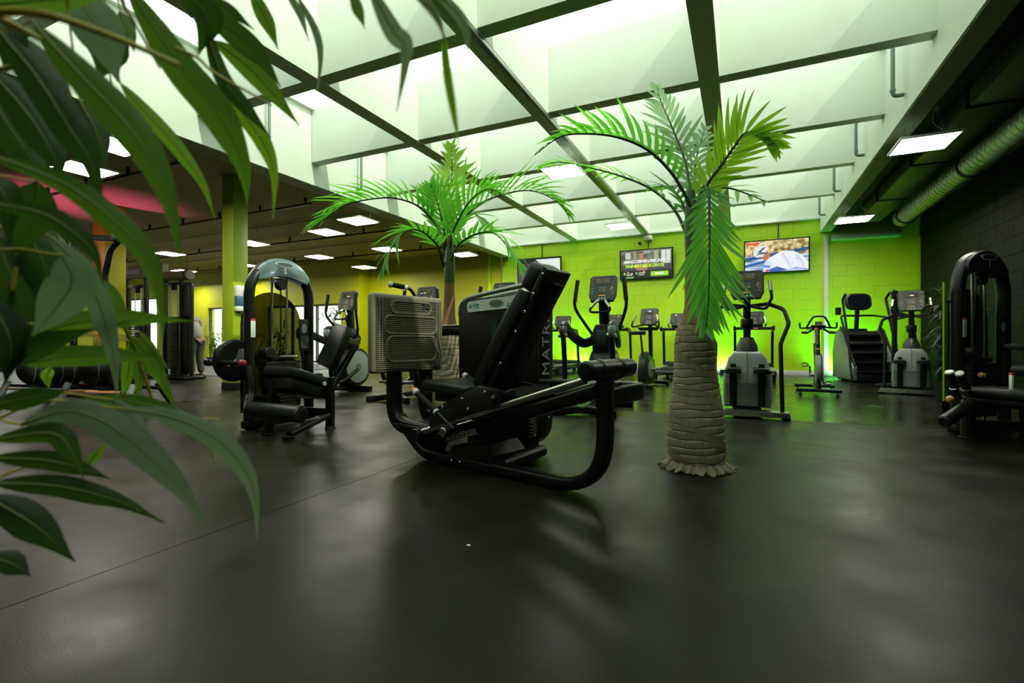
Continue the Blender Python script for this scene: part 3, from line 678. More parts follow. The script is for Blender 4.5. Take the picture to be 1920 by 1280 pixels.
def leg_extension():
    ox, oy = -4.0, 3.45
    t = thing('leg_extension', 'black leg extension machine with grey domed arch top numbered 5 and padded shin roller', 'gym machine', (ox, oy, 0))
    # the tower stands in the YZ plane and faces +x
    arch_tower(t, Matrix.Translation((-0.30, 0.11, 0)) @ Matrix.Rotation(PI/2, 4, 'Z'), '5', BLUEGREY, 0.36)
    # seat, sloping down to the back
    M = Matrix.Translation((0.165, -0.08, 0.465)) @ Euler((D(-17), 0, 0)).to_matrix().to_4x4()
    MB(M).prism([(-0.17, -0.27), (0.17, -0.27), (0.21, -0.20), (0.21, 0.25), (0.18, 0.29), (-0.18, 0.29), (-0.21, 0.25), (-0.21, -0.20)], 'z', 0.0, 0.085, bev=0.025).build('seat', PAD, t)
    MB(M).box((0, 0.02, -0.06), (0.36, 0.5, 0.12), bev=0.02).build('seat_pan', BLKSAT, t)
    Mb = Matrix.Translation((0.15, 0.27, 0.59)) @ Euler((D(-22), D(9), D(-20))).to_matrix().to_4x4()
    MB(Mb).prism([(-0.15, 0.0), (0.15, 0.0), (0.17, 0.05), (0.165, 0.38), (0.12, 0.46), (-0.12, 0.46), (-0.165, 0.38), (-0.17, 0.05)], 'y', -0.04, 0.04, bev=0.02).build('back_pad', PAD, t)
    MB(Mb).box((0, 0.055, 0.22), (0.2, 0.03, 0.3), bev=0.01).build('back_plate', BLKSAT, t)
    m = MB(); m.sweep([(0.36, 0.47, 0.80), (0.30, 0.22, 0.40)], rrect(0.06, 0.05, 0.012), hint=(1, 0, 0)); m.build('back_post', BLK, t)
    MB().cyl((0.31, 0.06, 0.44), (0.385, 0.04, 0.445), 0.022, bev=0.006).build('adjuster_knob', WPLAST, t)
    # base frame and feet
    m = MB(); b = rrect(0.08, 0.06, 0.015)
    m.sweep([(-0.30, 0.0, 0.16), (0.36, 0.13, 0.16)], b, hint=(0, 0, 1)); m.sweep([(0.36, 0.13, 0.02), (0.36, 0.13, 0.50)], rrect(0.08, 0.07, 0.02), hint=(1, 0, 0))
    m.sweep([(0.36, 0.13, 0.14), (0.40, -0.38, 0.03)], rrect(0.07, 0.05, 0.015), hint=(1, 0, 0)); m.sweep([(-0.30, -0.22, 0.02), (-0.30, -0.22, 0.6)], rrect(0.08, 0.08, 0.02), hint=(1, 0, 0))
    m.sweep([(0.10, -0.36, 0.02), (0.10, -0.30, 0.50)], rrect(0.07, 0.07, 0.02), hint=(1, 0, 0)); m.sweep([(-0.30, -0.22, 0.30), (0.12, -0.28, 0.30)], b, hint=(0, 0, 1))
    m.build('frame', BLK, t)
    for x, y in ((0.36, 0.13), (0.10, -0.36), (-0.30, -0.22), (0.40, -0.39)):
        feet(t, [(x, y)], 0.05)
    # pivot cam
    cm_ = MB(); cm_.cyl((-0.40, -0.36, 0.67), (-0.33, -0.36, 0.67), 0.20, n=36, bev=0.02); cm_ = cm_.build('pivot_cam', BLKSAT, t)
    MB().prism([(-0.36+0.03*a-0.09*b, 0.70+0.09*a*0.9+0.0*b) for a, b in ((-1, -1), (1, -1), (1, 0), (-1, 0))], 'x', -0.33, -0.318).build('cam_slot', GREY, cm_)
    MB().cyl((-0.36, -0.26, 0.735), (-0.31, -0.26, 0.735), 0.03, bev=0.01).build('pull_knob', PEACH, cm_)
    m = MB(); m.sweep([(-0.35, -0.44, 0.62), (-0.35, -0.27, 0.74)], rrect(0.05, 0.02, 0.008), hint=(1, 0, 0)); m.build('range_selector', STEEL, cm_)
    MB().cyl((-0.5, -0.50, 0.655), (-0.06, -0.50, 0.655), 0.022, bev=0.005).build('hand_grip', RUB, t)
    MB().ball((-0.05, -0.50, 0.655), 0.034).build('grip_knob', RED, t)
    MB().cyl((-0.50, -0.50, 0.655), (-0.56, -0.50, 0.655), 0.035, bev=0.01).build('grip_end', BLKSAT, t)
    # moving arm with shin roller
    m = MB(); m.sweep(fillet([(-0.22, -0.33, 0.62), (-0.16, -0.34, 0.36), (-0.04, -0.46, 0.25), (0.10, -0.50, 0.245)], 0.1), rrect(0.06, 0.06, 0.015), hint=(1, 0, 0)); m.build('lever_arm', BLK, t)
    ro = MB().cyl((0.05, -0.50, 0.245), (0.69, -0.50, 0.245), 0.072, n=24, bev=0.018).build('shin_roller', PAD, t)
    MB().cyl((0.685, -0.50, 0.245), (0.695, -0.50, 0.245), 0.04, n=16, bev=0.003).build('roller_cap', BLKSAT, ro)
    m = MB()
    for k in range(14):
        a = 2*PI*k/14; m.box((0.682, -0.50+0.056*math.cos(a), 0.245+0.056*math.sin(a)), (0.016, 0.004, 0.03), rot=(-a+PI/2, 0, 0))
    m.build('roller_pleats', BLKSAT, ro)
    return t
leg_extension()

def leg_curl():
    t = thing('leg_curl', 'black leg curl machine with arched tower numbered 1, half cut off at the right edge', 'gym machine', (2.08, 6.02, 0), D(44))
    arch_tower(t, Matrix.Translation((0, 0.05, 0)), '1', BLKSAT, 0.34)
    P = lambda x, y, d: local(t, at(x, y, d))
    # padded bench running from the front leg to the right
    a, b = P(1822, 727, 4.32), P(1985, 742, 3.75); a.z = b.z = 0.42
    m = MB(); m.sweep([a, a.lerp(b, .1), a.lerp(b, .9), b], rrect(0.085, 0.34, 0.035), hint=(0, 0, 1), scale=[.86, 1, 1, .86]); m.build('thigh_pad', PAD, t)
    m = MB(); m.sweep([a-V((0, 0, .07)), b-V((0, 0, .07))], rrect(0.06, 0.2, 0.02), hint=(0, 0, 1)); m.build('pad_plate', BLKSAT, t)
    f0 = P(1815, 822, 4.29); f0.z = 0.0
    m = MB(); m.tube(fillet([f0, f0+V((0, 0, 0.27)), f0+V((0.16, 0.10, 0.40))], 0.14), 0.052, 12); m.build('front_leg', BLK, t)
    f1 = P(1925, 815, 4.2); f1.z = 0
    m = MB(); m.sweep([f1, f1+V((0, 0, 0.38))], rrect(0.08, 0.08, 0.02), hint=(1, 0, 0)); m.sweep([f0+V((0.02, 0.05, 0.12)), V((-0.25, 0.0, 0.12))], rrect(0.08, 0.08, 0.02)); m.sweep([f0+V((0.02, 0, 0.12)), f1+V((0, 0, 0.12))], rrect(0.08, 0.08, 0.02)); m.build('frame', BLK, t)
    feet(t, [(f0.x, f0.y), (f1.x, f1.y)], 0.062)
    for p0, p1, pb in ((P(1789, 727, 4.12), P(1781, 700, 4.1), P(1800, 746, 4.2)), (P(1812, 728, 4.16), P(1800, 702, 4.12), P(1836, 745, 4.25))):
        u = (p1-p0).normalized()
        g = MB().tube([pb, p0-u*0.03, p0], 0.02, 10).build('grip_bar', BLK, t)
        MB().cyl(p0, p1, 0.030, bev=0.006).build('grip_sleeve', RUB, g)
        MB().cyl(p1, p1+u*0.022, 0.033, bev=0.006).build('grip_ring', WPLAST, g)
        MB().cyl(p0-u*0.01, p0+u*0.006, 0.034, bev=0.004).build('grip_ring', STEEL, g)
    MB().cyl(P(1768, 791, 4.05), P(1822, 757, 4.2), 0.05, n=20, bev=0.012).build('ankle_roller', PAD, t)
    k = P(1786, 746, 4.08); MB().cyl(k, k+(P(1780, 748, 4.08)-k).normalized()*0.05, 0.026, bev=0.01).build('pull_knob', PEACH, t)
    k = P(1846, 704, 4.45); MB().cyl(k, k+(P(1836, 702, 4.45)-k).normalized()*0.05, 0.024, bev=0.01).build('pull_knob', PEACH, t)
    k = P(1896, 716, 3.9); MB().box(k, (0.012, 0.05, 0.12), rot=(0, 0, D(-44)), bev=0.002).build('warning_label', STICK, t)
    MB().box(k+V((0, 0, 0.065)), (0.0125, 0.052, 0.02), rot=(0, 0, D(-44)), bev=0.002).build('warning_label', RED, t)
    MB().cyl(P(1886, 650, 4.3), P(1990, 652, 3.9), 0.026, bev=0.004).build('side_handle', RUB, t)
    MB().cyl(P(1900, 694, 4.2), P(1990, 694, 3.9), 0.05, bev=0.01).build('counter_roller', PAD, t)
    m = MB(); m.sweep([P(1838, 745, 4.3), P(1960, 770, 4.2)], rrect(0.07, 0.07, 0.02)); m.build('lever_arm', BLK, t)
    for z in (1.22, 0.52): MB().cyl((-0.36, 0.10, z), (-0.42, 0.10, z), 0.013).build('standoff', BLKSAT, t)
    MB().prism([(-0.435, 0.30), (-0.385, 0.30), (-0.385, 1.32), (-0.42, 1.40), (-0.435, 1.40)], 'y', 0.10, 0.115, bev=0.003).build('shield_panel', LIMETRIM, t)
    return t
leg_curl()
# ------------------------------------------------------------------ cardio machines (user faces +y, wall with the screens)
def console(t, z, y, tilt=-20, w=0.36, h=0.36, x=0.0, shell=CONS, face=CONSFACE, rz=0):
    """display unit; tilts back, its face looks towards -y"""
    M = Matrix.Translation((x, y, z)) @ Euler((D(tilt), 0, rz)).to_matrix().to_4x4()
    pol = [(-0.40*w, -0.5*h), (0.40*w, -0.5*h), (0.5*w, -0.28*h), (0.5*w, 0.42*h), (0.42*w, 0.5*h), (-0.42*w, 0.5*h), (-0.5*w, 0.42*h), (-0.5*w, -0.28*h)]
    c = MB(M).prism(pol, 'y', -0.025, 0.035, bev=0.02).build('console', shell, t)
    MB(M).prism([(0.93*u, 0.93*v) for u, v in pol], 'y', -0.024, -0.029).build('face_plate', face, c)
    MB(M).box((0, -0.031, 0.25*h), (0.50*w, 0.004, 0.22*h), bev=0.002).build('display', LCD, c)
    m = MB(M)
    for s in (-1, 1):
        for k in range(4): m.box((s*0.38*w, -0.031, h*(0.12+0.08*k)), (0.10*w, 0.003, 0.016*h))
        for k in range(3): m.box((s*0.36*w, -0.031, h*(-0.02-0.10*k)), (0.09*w, 0.003, 0.045*h))
    for k in range(9): m.box(((k % 3-1)*0.09*w, -0.031, h*(0.02-0.07*(k//3))), (0.06*w, 0.003, 0.04*h))
    m.build('keys', GREY, c, smooth=False)
    MB(M).box((0, -0.031, -0.29*h), (0.24*w, 0.003, 0.035*h)).build('indicator', LED, c)
    m = MB(M)
    for u, v in ((0.3, -0.05), (0.33, 0.03), (0.05, -0.10)): m.box((u*w, -0.033, v*h), (0.05*w, 0.002, 0.03*h))
    m.build('indicator', LED, c, smooth=False)
    m = MB(M)
    for k in (-1, 0, 1): m.box((k*0.11*w, -0.030, -0.40*h), (0.05*w, 0.003, 0.05*h))
    m.build('key_light', LEDG, c, smooth=False)
    return c

def elliptical():
    t = thing('elliptical_trainer', '', 'cross trainer', (0, 0, 0), 0)
    m = MB(); b = rrect(0.09, 0.07, 0.02)
    m.sweep([(-0.05, -0.95, 0.07), (0.0, 0.15, 0.09)], rrect(0.07, 0.12, 0.02), hint=(0, 0, 1)); m.sweep([(-0.35, 0.12, 0.045), (0.35, 0.12, 0.045)], b, hint=(0, 0, 1))
    m.sweep(fillet([(-0.36, -1.0, 0.04), (-0.1, -0.80, 0.06), (0.1, -0.80, 0.06), (0.36, -1.0, 0.04)], 0.15), b, hint=(0, 0, 1)); m.build('base_frame', BLK, t)
    pol = [(0.02+0.34*math.cos(D(a)), 0.42+0.34*math.sin(D(a))) for a in range(0, 360, 15)]
    h = MB().prism(pol, 'x', -0.15, 0.15, bev=0.04).build('drive_housing', BLKSAT, t)
    for s in (-1, 1):
        MB().prism([(0.02+0.27*math.cos(D(a)), 0.42+0.27*math.sin(D(a))) for a in range(0, 360, 15)], 'x', s*0.148, s*0.165, bev=0.006).build('housing_disc', LGREY, h)
        MB().prism([(0.02+0.06*math.cos(D(a)), 0.42+0.06*math.sin(D(a))) for a in range(0, 360, 30)], 'x', s*0.165, s*0.172).build('housing_cap', GREY, h)
    m = MB(); m.sweep([(0, 0.06, 0.55), (0, -0.02, 1.45)], rrect(0.10, 0.13, 0.025), hint=(0, 1, 0)); m.build('mast', BLK, t)
    mc = MB().prism([(-0.07, 0.62), (0.07, 0.62), (0.125, 0.74), (0.115, 1.0), (0.08, 1.07), (-0.08, 1.07), (-0.115, 1.0), (-0.125, 0.74)], 'y', -0.16, 0.10, bev=0.03).build('mast_cover', BLKSAT, t)
    MB().prism([(-0.055, 0.80), (0.055, 0.80), (0.065, 1.0), (-0.065, 1.0)], 'y', -0.158, -0.168, bev=0.004).build('bottle_holder', CONS, mc)
    console(t, 1.53, -0.06, -18)
    m = MB(); m.tube(fillet([(-0.05, -0.10, 1.37), (-0.06, -0.16, 1.36), (-0.16, -0.24, 1.22), (0.16, -0.24, 1.22), (0.06, -0.16, 1.36), (0.05, -0.10, 1.37)], 0.05), 0.016, 8); m.build('fixed_handle', RUB, t)
    for s in (-1, 1):
        m = MB(); m.tube(fillet([(s*0.045, -0.13, 1.38), (s*0.06, -0.17, 1.36), (s*0.12, -0.21, 1.28)], 0.03), 0.018, 8); m.build('pulse_grip', STEEL, t)
        # moving arm: grip, sweep in to the mast pivot
        m = MB(); m.tube(spline([(s*0.30, -0.20, 1.62), (s*0.33, -0.22, 1.40), (s*0.32, -0.20, 1.26), (s*0.22, -0.06, 1.05), (s*0.13, 0.02, 0.90)], 5), 0.021, 9); a = m.build('moving_arm', BLK, t)
        m = MB(); m.tube([(s*0.298, -0.198, 1.64), (s*0.315, -0.21, 1.50), (s*0.33, -0.22, 1.36)], 0.027, 10); m.build('grip_sleeve', RUB, a)
        MB().cyl((s*0.05, 0.02, 0.90), (s*0.18, 0.02, 0.90), 0.06, bev=0.012).build('pivot', BLK, a)
        # swing link back to the shoulder and drop arm to the pedal
        m = MB(); m.sweep(spline([(s*0.17, 0.02, 0.86), (s*0.23, -0.2, 0.83), (s*0.28, -0.5, 0.93), (s*0.29, -0.72, 1.03), (s*0.29, -0.82, 1.00)], 5), rrect(0.12, 0.065, 0.025), hint=(0, 0, 1)); l = m.build('swing_link', BLKSAT, t)
        m = MB(); m.ball((s*0.29, -0.80, 0.98), 0.066, (0.7, 1.0, 1.25)); m.build('shoulder_cover', LGREY if s > 0 else CONS, l)
        MB().cyl((s*0.235, -0.8, 0.92), (s*0.345, -0.8, 0.92), 0.025).build('pivot', STEEL, l)
        m = MB(); m.sweep(spline([(s*0.29, -0.80, 0.95), (s*0.29, -0.74, 0.6), (s*0.29, -0.72, 0.35), (s*0.26, -0.62, 0.22), (s*0.2, -0.35, 0.22), (s*0.17, 0.0, 0.38)], 5), rrect(0.06, 0.05, 0.02), hint=(1, 0, 0)); m.build('drop_arm', BLK, t)
        p = MB().box((s*0.20, -0.66, 0.27), (0.15, 0.36, 0.04), bev=0.015).build('pedal', CONS, t)
        MB().box((s*0.20, -0.49, 0.30), (0.15, 0.02, 0.06), bev=0.008).build('toe_stop', BLKSAT, p)
    return t
e0 = elliptical()
eg = 'cross trainers in a row behind the leg press'
e0.location = (-1.62, 6.30, 0); e0['group'] = eg; e0['label'] = 'black cross trainer with two upright arms, fully visible between leg press and right palm'
dup(e0, (-6.05, 6.40, 0), 0, 'black cross trainer with pale side disc between leg extension and ribbed foot plate', eg)
dup(e0, (-4.45, 6.40, 0), 0, 'black cross trainer showing only its console above the ribbed foot plate', eg)
dup(e0, (-3.10, 6.40, 0), 0, 'black cross trainer showing only its console above the weight tower', eg)

def stepper():
    t = thing('stepper', '', 'stair stepper', (0, 0, 0), 0)
    pol = [(-0.24, 0.10), (0.24, 0.10), (0.255, 0.2), (0.25, 0.46), (0.20, 0.66), (0.14, 0.73), (-0.14, 0.73), (-0.20, 0.66), (-0.25, 0.46), (-0.255, 0.2)]
    b = MB().prism(pol, 'y', -0.28, 0.42, bev=0.05).build('housing', LGREY, t)
    MB().box((0, -0.283, 0.42), (0.006, 0.012, 0.62)).build('seam', GREY, b)
    MB().prism([(-0.22, 0.12), (0.22, 0.12), (0.225, 0.38), (-0.225, 0.38)], 'y', -0.279, -0.29, bev=0.006).build('lower_cover', GREY, b)
    for s in (-1, 1):
        MB().box((s*0.145, -0.292, 0.29), (0.075, 0.012, 0.36), bev=0.004).build('pedal_slot', BLK, b)
        m = MB(); m.sweep([(s*0.145, -0.2, 0.46), (s*0.145, -0.45, 0.50)], rrect(0.05, 0.06, 0.015)); m.build('pedal_arm', BLK, t)
        p = MB().prism([(-0.56, 0.50), (-0.30, 0.50), (-0.30, 0.56), (-0.56, 0.535)], 'x', s*0.145-0.085, s*0.145+0.085, bev=0.012).build('pedal', BLKSAT, t)
        MB().box((s*0.145, -0.43, 0.548), (0.13, 0.22, 0.014), bev=0.004).build('pedal_tread', CONS, p)
        MB().box((s*0.145, -0.32, 0.575), (0.06, 0.03, 0.05), bev=0.008).build('toe_stop', BLKSAT, p)
        # handrail
        m = MB(); m.tube(fillet([(s*0.03, 0.05, 1.27), (s*0.22, 0.0, 1.29), (s*0.38, -0.05, 1.22), (s*0.42, -0.2, 1.05), (s*0.33, -0.32, 0.82), (s*0.345, -0.38, 0.06)], [0.05, 0.1, 0.12, 0.1]), 0.022, 10); h = m.build('handrail', RUB, t)
        m = MB(); m.cyl((s*0.335, -0.335, 0.70), (s*0.345, -0.385, 0.06), 0.018, n=10); m.build('rail_post', BLK, h)
        m = MB(); m.tube(fillet([(s*0.06, -0.02, 1.26), (s*0.20, -0.08, 1.22), (s*0.26, -0.06, 1.36), (s*0.235, 0.0, 1.56)], 0.06), 0.017, 8); g = m.build('pulse_handle', RUB, t)
        m = MB(); m.tube([(s*0.25, -0.035, 1.44), (s*0.237, -0.005, 1.555)], 0.021, 8); m.build('pulse_grip', STEEL, g)
    b = MB(); b.prism([(-0.42, 0.03), (0.42, 0.03), (0.40, 0.085), (-0.40, 0.085)], 'y', -0.50, -0.30, bev=0.01); b.box((0, 0.05, 0.05), (0.30, 0.9, 0.07), bev=0.015); b.build('base', STEEL, t)
    feet(t, [(-0.38, -0.40), (0.38, -0.40), (-0.12, 0.46), (0.12, 0.46)])
    for x in (-0.05, 0.12): MB().cyl((x, -0.50, 0.058), (x, -0.506, 0.058), 0.012, n=10).build('bolt', CHROME, t)
    m = MB(); m.lathe([(0.12, 0.70), (0.115, 0.80), (0.085, 0.86), (0.07, 0.90), (0.05, 0.90)], 20, (0, 0.05, 0)); m.build('mast_boot', CONS, t)
    m = MB(); m.sweep([(0, 0.05, 0.85), (0, 0.02, 1.42)], rrect(0.09, 0.08, 0.03), hint=(0, 1, 0)); m.lathe([(0.065, 1.0), (0.07, 1.02), (0.07, 1.10), (0.065, 1.12)], 16, (0, 0.045, 0)); m.build('mast', BLK, t)
    console(t, 1.52, 0.0, -16)
    return t
s0 = stepper(); s0.location = (0.06, 6.45, 0); s0['group'] = 'grey steppers'
s0['label'] = 'light grey stepper with black handrails standing right behind the right palm trunk'
dup(s0, (2.55, 10.15, 0), D(-14), 'light grey stepper in the dark corner beside the stair climber', 'grey steppers')

def treadmill():
    t = thing('treadmill', '', 'treadmill', (0, 0, 0), 0)
    d = MB().box((0, -0.75, 0.17), (0.80, 1.75, 0.12), bev=0.03).build('deck', BLKSAT, t)
    MB().box((0, -0.8, 0.235), (0.54, 1.6, 0.012), bev=0.004).build('running_belt', RUB, d)
    for s in (-1, 1): MB().box((s*0.34, -0.8, 0.24), (0.12, 1.6, 0.02), bev=0.006).build('side_rail', GREY, d)
    MB().cyl((-0.36, -1.63, 0.15), (0.36, -1.63, 0.15), 0.05, bev=0.01).build('rear_roller', BLKSAT, d)
    MB().prism([(0.02, 0.1), (0.50, 0.08), (0.50, 0.2), (0.36, 0.32), (0.08, 0.34), (0.0, 0.28)], 'x', -0.40, 0.40, bev=0.04).build('motor_hood', BLKSAT, t)
    for s in (-1, 1):
        m = MB(); m.sweep(fillet([(s*0.40, 0.15, 0.08), (s*0.40, -0.02, 1.12), (s*0.40, -0.45, 1.16)], 0.08), rrect(0.06, 0.10, 0.02), hint=(1, 0, 0)); m.build('upright', BLK, t)
        m = MB(); m.tube([(s*0.40, -0.2, 1.17), (s*0.40, -0.55, 1.17)], 0.026, 8); m.build('handrail', RUB, t)
        for y in (-1.5, 0.4): MB().cyl((s*0.36, y, 0), (s*0.36, y, 0.115), 0.03).build('foot', RUB, t)
        m = MB(); m.tube(fillet([(s*0.24, -0.10, 1.22), (s*0.27, -0.22, 1.24), (s*0.22, -0.16, 1.42)], 0.05), 0.018, 8); m.build('pulse_grip', STEEL, t)
    m = MB(); m.box((0, -0.06, 1.16), (0.84, 0.16, 0.07), bev=0.025); m.box((0, -0.03, 1.23), (0.4, 0.14, 0.10), bev=0.03); m.build('dash', BLK, t)
    MB().box((0, -0.145, 1.16), (0.2, 0.01, 0.02)).build('safety_cord', PEACH, t)
    console(t, 1.40, -0.05, -18, 0.46, 0.34)
    return t
t0 = treadmill(); tg = 'treadmills facing the lime wall'
t0.location = (-4.50, 13.0, 0); t0['group'] = tg; t0['label'] = 'black treadmill facing the lime wall, console just right of the weight tower'
dup(t0, (-3.05, 13.0, 0), 0, 'black treadmill facing the lime wall, hidden behind the visible cross trainer', tg)
dup(t0, (-1.40, 13.0, 0), 0, 'black treadmill facing the lime wall between upright bike and right palm trunk', tg)
dup(t0, (0.26, 13.0, 0), 0, 'black treadmill facing the lime wall behind the grey stepper at the palm', tg)

def upright_bike():
    t = thing('upright_bike', 'black upright exercise bike with console and saddle before the lime wall', 'exercise bike', (-1.62, 9.45, 0), D(-8))
    m = MB(); b = rrect(0.07, 0.07, 0.02)
    m.sweep([(0, -0.55, 0.07), (0, 0.5, 0.07)], b); m.sweep([(-0.28, -0.55, 0.055), (0.28, -0.55, 0.055)], b); m.sweep([(-0.28, 0.5, 0.055), (0.28, 0.5, 0.055)], b); m.build('base', BLK, t)
    feet(t, [(x, y) for x in (-0.25, 0.25) for y in (-0.55, 0.5)], 0.03)
    h = MB().prism([(-0.30, 0.10), (0.30, 0.10), (0.36, 0.28), (0.28, 0.50), (0.05, 0.58), (-0.12, 0.66), (-0.22, 0.60), (-0.33, 0.34)], 'x', -0.075, 0.075, bev=0.03).build('drive_housing', BLKSAT, t)
    MB().prism([(0.0+0.16*math.cos(D(a)), 0.33+0.16*math.sin(D(a))) for a in range(0, 360, 20)], 'x', 0.074, 0.086, bev=0.005).build('housing_disc', GREY, h)
    MB().cyl((-0.17, 0.0, 0.33), (0.17, 0.0, 0.33), 0.025).build('crank_axle', STEEL, t)
    for s in (-1, 1):
        m = MB(); m.sweep([(s*0.13, 0, 0.33), (s*0.13, s*0.12, 0.33-s*0.10)], rrect(0.03, 0.02, 0.006), hint=(1, 0, 0)); c = m.build('crank', STEEL, t)
        MB().box((s*0.20, s*0.12, 0.33-s*0.10), (0.11, 0.10, 0.03), bev=0.008).build('pedal', BLKSAT, c)
    MB().cyl((0, -0.22, 0.55), (0, -0.34, 0.98), 0.022, n=12).build('seat_post', CHROME, t)
    MB().prism([(-0.13, -0.50), (-0.06, -0.54), (0.06, -0.54), (0.13, -0.50), (0.12, -0.40), (0.04, -0.28), (0.025, -0.16), (-0.025, -0.16), (-0.04, -0.28), (-0.12, -0.40)], 'z', 0.97, 1.04, bev=0.02).build('saddle', PAD, t)
    m = MB(); m.sweep([(0, 0.28, 0.45), (0, 0.22, 1.2)], rrect(0.09, 0.07, 0.02), hint=(0, 1, 0)); m.build('mast', BLK, t)
    m = MB(); m.tube(spline([(-0.20, -0.02, 1.34), (-0.25, -0.08, 1.20), (-0.24, -0.06, 1.13), (-0.1, 0.12, 1.17), (0, 0.16, 1.18), (0.1, 0.12, 1.17), (0.24, -0.06, 1.13), (0.25, -0.08, 1.20), (0.20, -0.02, 1.34)], 5), 0.018, 8); m.build('handlebar', RUB, t)
    for s in (-1, 1):
        m = MB(); m.tube([(s*0.20, -0.02, 1.35), (s*0.24, -0.07, 1.22)], 0.022, 8); m.build('pulse_grip', STEEL, t)
    m = MB(); m.prism([(-0.15, 1.06), (0.15, 1.06), (0.2, 1.12), (-0.2, 1.12)], 'y', 0.02, 0.22, bev=0.02); m.build('tray', BLKSAT, t)
    console(t, 1.32, 0.15, -16, 0.34, 0.34)
upright_bike()

def spin_bike():
    t = thing('spin_bike', 'slim grey spin bike with multi grip handlebar alone before the lime wall', 'exercise bike', (1.12, 9.42, 0), D(180-3))
    b = rrect(0.06, 0.08, 0.02)
    for y, k in ((0.45, 0), (-0.50, 1)):
        m = MB(); m.sweep([(-0.30, y, 0.085), (0.30, y, 0.085)], rrect(0.055, 0.085, 0.02), hint=(0, 0, 1)); o = m.build('stabiliser', BLK, t)
        for x in (-0.25, 0.25):
            MB().lathe([(0.01, 0), (0.03, 0.002), (0.03, 0.018), (0.012, 0.022), (0.012, 0.06), (0.008, 0.06)], 12, (x, y, 0)).build('foot', RUB, o)
    m = MB(); m.sweep([(0, -0.50, 0.10), (0, 0.45, 0.10)], b); m.sweep([(0, -0.30, 0.80), (0, 0.0, 0.30)], b, hint=(1, 0, 0)); m.sweep([(0, 0.32, 0.82), (0, 0.0, 0.30)], b, hint=(1, 0, 0)); m.sweep([(0, 0.0, 0.30), (0, -0.2, 0.10)], b, hint=(1, 0, 0)); m.sweep([(0, 0.30, 0.78), (0, 0.42, 0.12)], b, hint=(1, 0, 0)); m.build('frame', BLKSAT, t)
    w_ = MB().cyl((-0.035, 0.30, 0.40), (0.035, 0.30, 0.40), 0.245, n=36, bev=0.012).build('flywheel', GREY, t)
    m = MB(); m.prism([(0.30+0.27*math.cos(D(a)), 0.40+0.27*math.sin(D(a))) for a in range(-40, 221, 12)], 'x', -0.06, -0.045, bev=0.004); m.build('wheel_guard', LGREY, w_)
    MB().cyl((0, -0.30, 0.78), (0, -0.36, 1.03), 0.022, n=12).build('seat_post', STEEL, t)
    MB().cyl((0, 0.33, 0.80), (0, 0.36, 1.08), 0.024, n=12).build('handlebar_post', STEEL, t)
    MB().lathe([(0.034, 0), (0.038, 0.01), (0.034, 0.02)], 16, (0, 0.325, 0.72)).build('height_ring', ORANGE, t)
    MB().prism([(-0.12, -0.55), (-0.05, -0.60), (0.05, -0.60), (0.12, -0.55), (0.10, -0.45), (0.035, -0.34), (0.02, -0.24), (-0.02, -0.24), (-0.035, -0.34), (-0.10, -0.45)], 'z', 1.05, 1.11, bev=0.018).build('saddle', GREY, t)
    m = MB()
    m.tube(fillet([(-0.25, 0.30, 1.15), (-0.25, 0.32, 1.06), (-0.12, 0.34, 1.07), (0.12, 0.34, 1.07), (0.25, 0.32, 1.06), (0.25, 0.30, 1.15)], 0.03), 0.014, 8)
    m.tube(fillet([(-0.16, 0.36, 1.07), (-0.12, 0.44, 1.16), (-0.07, 0.48, 1.24), (0.07, 0.48, 1.24), (0.12, 0.44, 1.16), (0.16, 0.36, 1.07)], 0.06), 0.014, 8)
    for s in (-1, 1): m.tube(fillet([(s*0.06, 0.40, 1.05), (s*0.16, 0.42, 0.98), (s*0.24, 0.38, 0.99), (s*0.16, 0.30, 1.0)], 0.04), 0.016, 8)
    hb = m.build('handlebar', RUB, t)
    MB().box((0, 0.37, 1.09), (0.20, 0.10, 0.04), bev=0.015).build('handlebar_clamp', BLKSAT, t)
    MB().box((0, 0.42, 1.13), (0.10, 0.03, 0.07), bev=0.012).build('display', GREY, t)
    MB().cyl((0.03, 0.40, 1.05), (0.03, 0.425, 1.04), 0.022, bev=0.006).build('clamp_knob', ORANGE, t)
    MB().cyl((-0.10, 0.0, 0.30), (0.10, 0.0, 0.30), 0.028).build('crank_axle', STEEL, t)
    for s in (-1, 1):
        m = MB(); m.sweep([(s*0.09, 0, 0.30), (s*0.10, s*0.06, 0.30+s*0.15)], rrect(0.025, 0.018, 0.005), hint=(1, 0, 0)); c = m.build('crank', STEEL, t)
        p = MB().box((s*0.16, s*0.06, 0.30+s*0.15), (0.09, 0.08, 0.025), bev=0.006).build('pedal', STEEL, c)
        m = MB(); m.tube(fillet([(s*0.12, s*0.06, 0.32+s*0.15), (s*0.16, s*0.06+0.1, 0.36+s*0.15), (s*0.22, s*0.06, 0.33+s*0.15)], 0.04), 0.01, 6); m.build('toe_cage', BLKSAT, c)
spin_bike()

